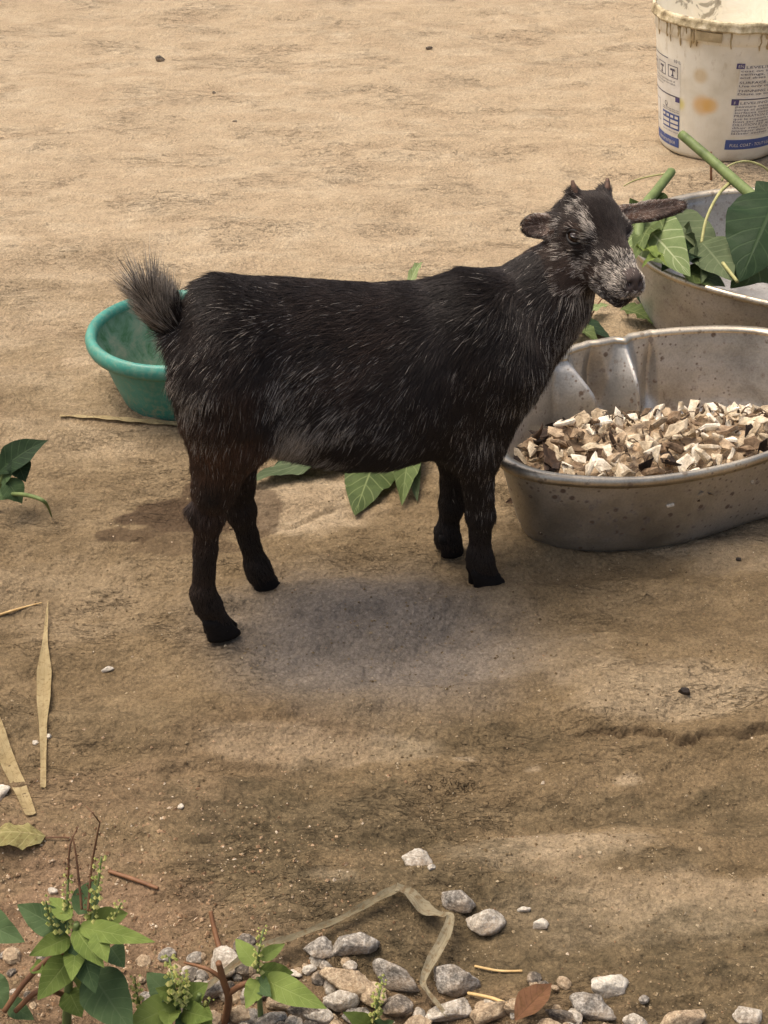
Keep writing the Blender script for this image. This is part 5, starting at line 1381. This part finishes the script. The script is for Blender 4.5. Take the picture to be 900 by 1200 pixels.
for args in (
    (489, 1006, 36, 34, sm_pale, 'lone pale grey stone farthest from the gravel, on the mossy earth', 101),
    (535, 1057, 40, 28, sm_grey, 'grey rounded stone just right of the strap leaf\'s first bend', 102),
    (567, 1083, 46, 38, sm_pale, 'squarish pale stone right of the strap leaf\'s lower bend', 103),
    (375, 1114, 36, 30, sm_grey, 'blocky grey stone touching the strap leaf, left one of a pair', 104),
    (416, 1110, 50, 26, sm_grey, 'long pointed grey stone under the strap leaf, right one of a pair', 105),
    (711, 1158, 42, 28, sm_white, 'speckled white stone lying clear at the bottom right', 106),
    (692, 1184, 48, 38, sm_grey, 'round speckled grey stone directly below the white speckled one', 107),
    (661, 1194, 38, 26, sm_dark, 'dark grey stone between the brown dead leaf and the round speckled stone', 108),
    (608, 1181, 32, 24, sm_tan, 'small tan stone above the brown dead leaf', 109),
    (572, 1188, 48, 28, sm_tan, 'brownish flat stone left of the brown dead leaf', 110),
    (528, 1188, 48, 27, sm_pale, 'pale oval stone right of the strap leaf\'s hooked end', 111),
    (534, 1154, 60, 30, sm_grey, 'large wedge shaped grey stone right of the hooked strap leaf', 112),
    (463, 1147, 54, 32, sm_grey, 'large grey stone left of the hooked strap leaf', 113),
    (408, 1154, 58, 34, sm_tan, 'long smooth brownish stone above the bud spike\'s left', 114),
    (437, 1169, 38, 32, sm_tan, 'tan stone right behind the slender bud spike', 115),
    (398, 1178, 42, 30, sm_pale, 'pale speckled stone right of the broad leaved weed\'s leaf tip', 116),
    (264, 1130, 36, 36, sm_pale, 'pale upright stone crossed by the brown woody stem', 117),
    (250, 1160, 42, 34, sm_grey, 'grey stone left of the brown woody stem', 118),
    (296, 1164, 36, 28, sm_pale, 'white streaked stone under the broad leaved weed', 119),
    (334, 1177, 32, 22, sm_tan, 'small tan stone under the broad leaved weed\'s long leaf', 120),
    (356, 1187, 40, 28, sm_dark, 'dark stone below the broad leaved weed\'s long leaf', 121),
    (462, 1184, 36, 32, sm_dark, 'dark grey stone right of the slender bud spike', 122),
    (744, 1200, 30, 18, sm_pale, 'pale stone cut by the bottom edge, right of the speckled pair', 123),
    (803, 1201, 50, 18, sm_tan, 'flat tan stone cut by the bottom edge near the right corner', 124),
    (873, 1191, 30, 28, sm_pale, 'angular pale stone standing near the bottom right corner', 125),
    (286, 1107, 30, 26, sm_dark, 'dark stone behind the small weed\'s bud spike', 126),
    (372, 1194, 34, 26, sm_pale, 'whitish stone at the bottom edge under the pale speckled stone', 127),
    (318, 1198, 40, 22, sm_grey, 'grey flat stone at the bottom edge below the broad leaved weed', 128),
    (282, 1192, 34, 26, sm_tan, 'tan stone at the bottom edge beside the brown woody stem', 129),
    (490, 1200, 34, 24, sm_tan, 'reddish tan stone at the bottom edge under the hooked strap leaf', 130),
    (176, 1168, 26, 20, sm_grey, 'grey stone between the tall weed and the low weed', 131),
    (332, 1206, 30, 20, sm_dark, 'dark stone nearest the bottom edge below the tan one', 134),
    (418, 1192, 30, 22, sm_grey, 'grey stone just left of the slender bud spike\'s foot', 135),
    (640, 1206, 30, 18, sm_tan, 'tan stone at the bottom edge right of the brown dead leaf', 136),
    (340, 1158, 26, 20, sm_tan, 'small brownish stone above the weed\'s long leaf', 137),
    (232, 1188, 30, 24, sm_pale, 'pale stone right behind the low weed\'s buds', 138)):
    stone(*args, group=G_)
stone(632, 1084, 17, 15, sm_white, 'tiny white stone right of the squarish pale stone', 141)
stone(-2, 925, 24, 34, sm_white, 'white stone at the left edge between two dry blades', 142)
stone(361, 1138, 17, 13, sm_white, 'cream pebble below the blocky grey stone, right of two', 143)
stone(347, 1143, 14, 12, sm_white, 'cream pebble below the blocky grey stone, left of two', 144)
stone(127, 786, 13, 8, sm_white, 'small white chip on bare earth right of the long dry blade', 145)
stone(212, 942, 8, 8, sm_white, 'tiny white chip on the mossy earth left of centre', 146)
stone(41, 869, 8, 8, sm_white, 'white crumb left of the long dry blade', 147); stone(57, 865, 8, 7, sm_white, 'white crumb right of the long dry blade', 148)
stone(62, 1044, 12, 9, sm_white, 'pale angular chip behind the tall weed\'s flower spikes', 149); stone(505, 1018, 11, 9, sm_white, 'whitish chip touching the lone pale grey stone', 150)
stone(614, 1066, 14, 5, sm_white, 'flat white splinter above the tiny white stone', 151); pass
dm = M('dropping_black', rough=.6); drop_mat = dm.done(dm.ramp(dm.noise(200, 3), (.3, lin(30, 24, 20)), (.7, lin(54, 44, 36))))
stone(803, 809, 14, 5, drop_mat, 'dark bean shaped dropping on the pale patch at right', 153, tilt=-15)
stone(865, 655, 7, 6, drop_mat, 'small dark dropping right of the dented basin\'s foot', 154); stone(188, 71, 12, 5, sm_dark, 'dark bark scrap at the upper left', 155); stone(502 / 2, 109, 5, 4, sm_dark, 'dark crumb above the goat\'s rump', 156); stone(275, 143, 5, 4, sm_dark, 'dark crumb right of the upper one over the goat\'s back', 157); stone(503, 58, 7, 4, sm_dark, 'dark crumb at the top centre of the yard', 158)
rg = random.Random(9); pm_ = [stone_mesh(200 + k, .0048, .0042, .0032) for k in range(5)]; pms = []
for k, (V, F) in enumerate(pm_):
    import bmesh
    q = bmesh.new(); bmesh.ops.create_icosphere(q, subdivisions=2, radius=1.0); q.verts.ensure_lookup_table(); rs_ = np.random.RandomState(k)
    V = np.array([v.co[:] for v in q.verts]); F = [tuple(v.index for v in f.verts) for f in q.faces]; q.free()
    V = V * (1 + .25 * vnoise(V[:, 0] * 1.3 + k, V[:, 1] * 1.3, V[:, 2] * 1.3, 60 + k))[:, None] * np.array([.0050, .0042, .0032])
    me = mesh_data('pebble', V, F, smooth=False); me.materials.append((sm_grey, sm_tan, sm_pale, sm_dark, sm_tan)[k]); pms.append(me)
for i in range(90):
    u = rg.choice([rg.uniform(215, 560), rg.uniform(215, 420), rg.uniform(0, 260), rg.uniform(560, 760)]); v = rg.uniform(1120, 1206) + max(0, (u - 420) * .12)
    if v > 1212: continue
    p = gp(u, v, .0015); o = bpy.data.objects.new('pebble', pms[rg.randrange(5)]); C.objects.link(o); o.location = p
    s_ = rg.uniform(.6, 1.5); o.scale = (s_, s_, s_); o.rotation_euler = (rg.uniform(-.5, .5), rg.uniform(-.5, .5), rg.uniform(0, 6.3))
    wh = 'under the tall weed' if u < 150 else 'around the low weed with buds' if u < 250 else 'beside the broad leaved weed' if u < 400 else 'left of the hooked strap leaf' if u < 500 else 'between the strap leaf and the brown dead leaf' if u < 600 else 'near the speckled stones at bottom right'
    setp(o, ('tiny' if s_ < .95 else 'small') + ' pebble lying loose among the gravel ' + wh, 'pebble', 'pebbles ' + wh)
# ---- grit: nobody could count it
def grit(name, label, mt, n, area, smin_, smax_, seed, keep=None):
    rs_ = np.random.RandomState(seed); x = rs_.uniform(area[0], area[1], n); y = area[2] + (area[3] - area[2]) * rs_.rand(n) ** 1.3
    if keep is not None:
        m = keep(x, y, rs_.rand(n)); x, y = x[m], y[m]
    n = len(x); sz = smin_ + (smax_ - smin_) * rs_.rand(n) ** 3
    z = gh(x, y); oct_ = np.array([(1, 0, 0), (0, 1, 0), (-1, 0, 0), (0, -1, 0), (0, 0, .8), (0, 0, -.6)], float)
    V = oct_[None] * sz[:, None, None] * rs_.uniform(.55, 1.4, (n, 6, 1))
    a = rs_.uniform(0, 6.3, n); ca_, sa_ = np.cos(a)[:, None], np.sin(a)[:, None]
    V = np.stack([V[..., 0] * ca_ - V[..., 1] * sa_, V[..., 0] * sa_ + V[..., 1] * ca_, V[..., 2]], -1) + np.stack([x, y, z + sz * .15], -1)[:, None]
    F = np.array([(0, 1, 4), (1, 2, 4), (2, 3, 4), (3, 0, 4), (1, 0, 5), (2, 1, 5), (3, 2, 5), (0, 3, 5)])
    FF = (F[None] + 6 * np.arange(n)[:, None, None]).reshape(-1, 3)
    o = link(name, fast_mesh(name, V.reshape(-1, 3), FF, smooth=False), mt); setp(o, label, 'grit', kind='stuff')
gm = M('grit_mix', rough=.9, spec=.15); gv_ = gm.voro(300, out=1)
grit_mat = gm.done(gm.ramp(gm.sep(gv_)[0], (.0, lin(96, 74, 54)), (.45, lin(140, 112, 84)), (.8, lin(168, 142, 112)), (1.0, lin(206, 192, 168))))
pa = atz(90, 1110)
def near_red(x, y, r): return r < np.clip(1.25 - np.sqrt(((x - pa[0]) / .20) ** 2 + ((y - pa[1]) / .16) ** 2), 0, 1) + .02
grit('red_grit', 'loose reddish grit scattered round the weeds', grit_mat, 15000, (-.42, .2, .56, .98), .0005, .0024, 4, near_red)
gm2 = M('crumbled_earth', rough=.95, spec=.1); gv2 = gm2.voro(260, out=1)
earth_mat = gm2.done(gm2.ramp(gm2.sep(gv2)[0], (.0, lin(78, 64, 46)), (.5, lin(116, 99, 74)), (.85, lin(142, 124, 96)), (1.0, lin(176, 160, 132))))
grit('earth_crumbs', 'crumbs of earth loose on the yard near the gravel', earth_mat, 26000, (-.45, .6, .56, 1.35), .0005, .0019, 8, lambda x, y, r: r < np.clip((1.45 - y) * 1.3, .05, 1) * np.clip(.55 + .8 * fbm(x * 9, y * 16, seed=90, octv=3), .05, 1))
grit('yard_grit', 'fine grit scattered over the trodden yard', grit_mat, 5200, (-.45, .75, .56, 2.6), .0004, .0014, 5, lambda x, y, r: r < np.clip(1.25 - .6 * y, .06, 1))
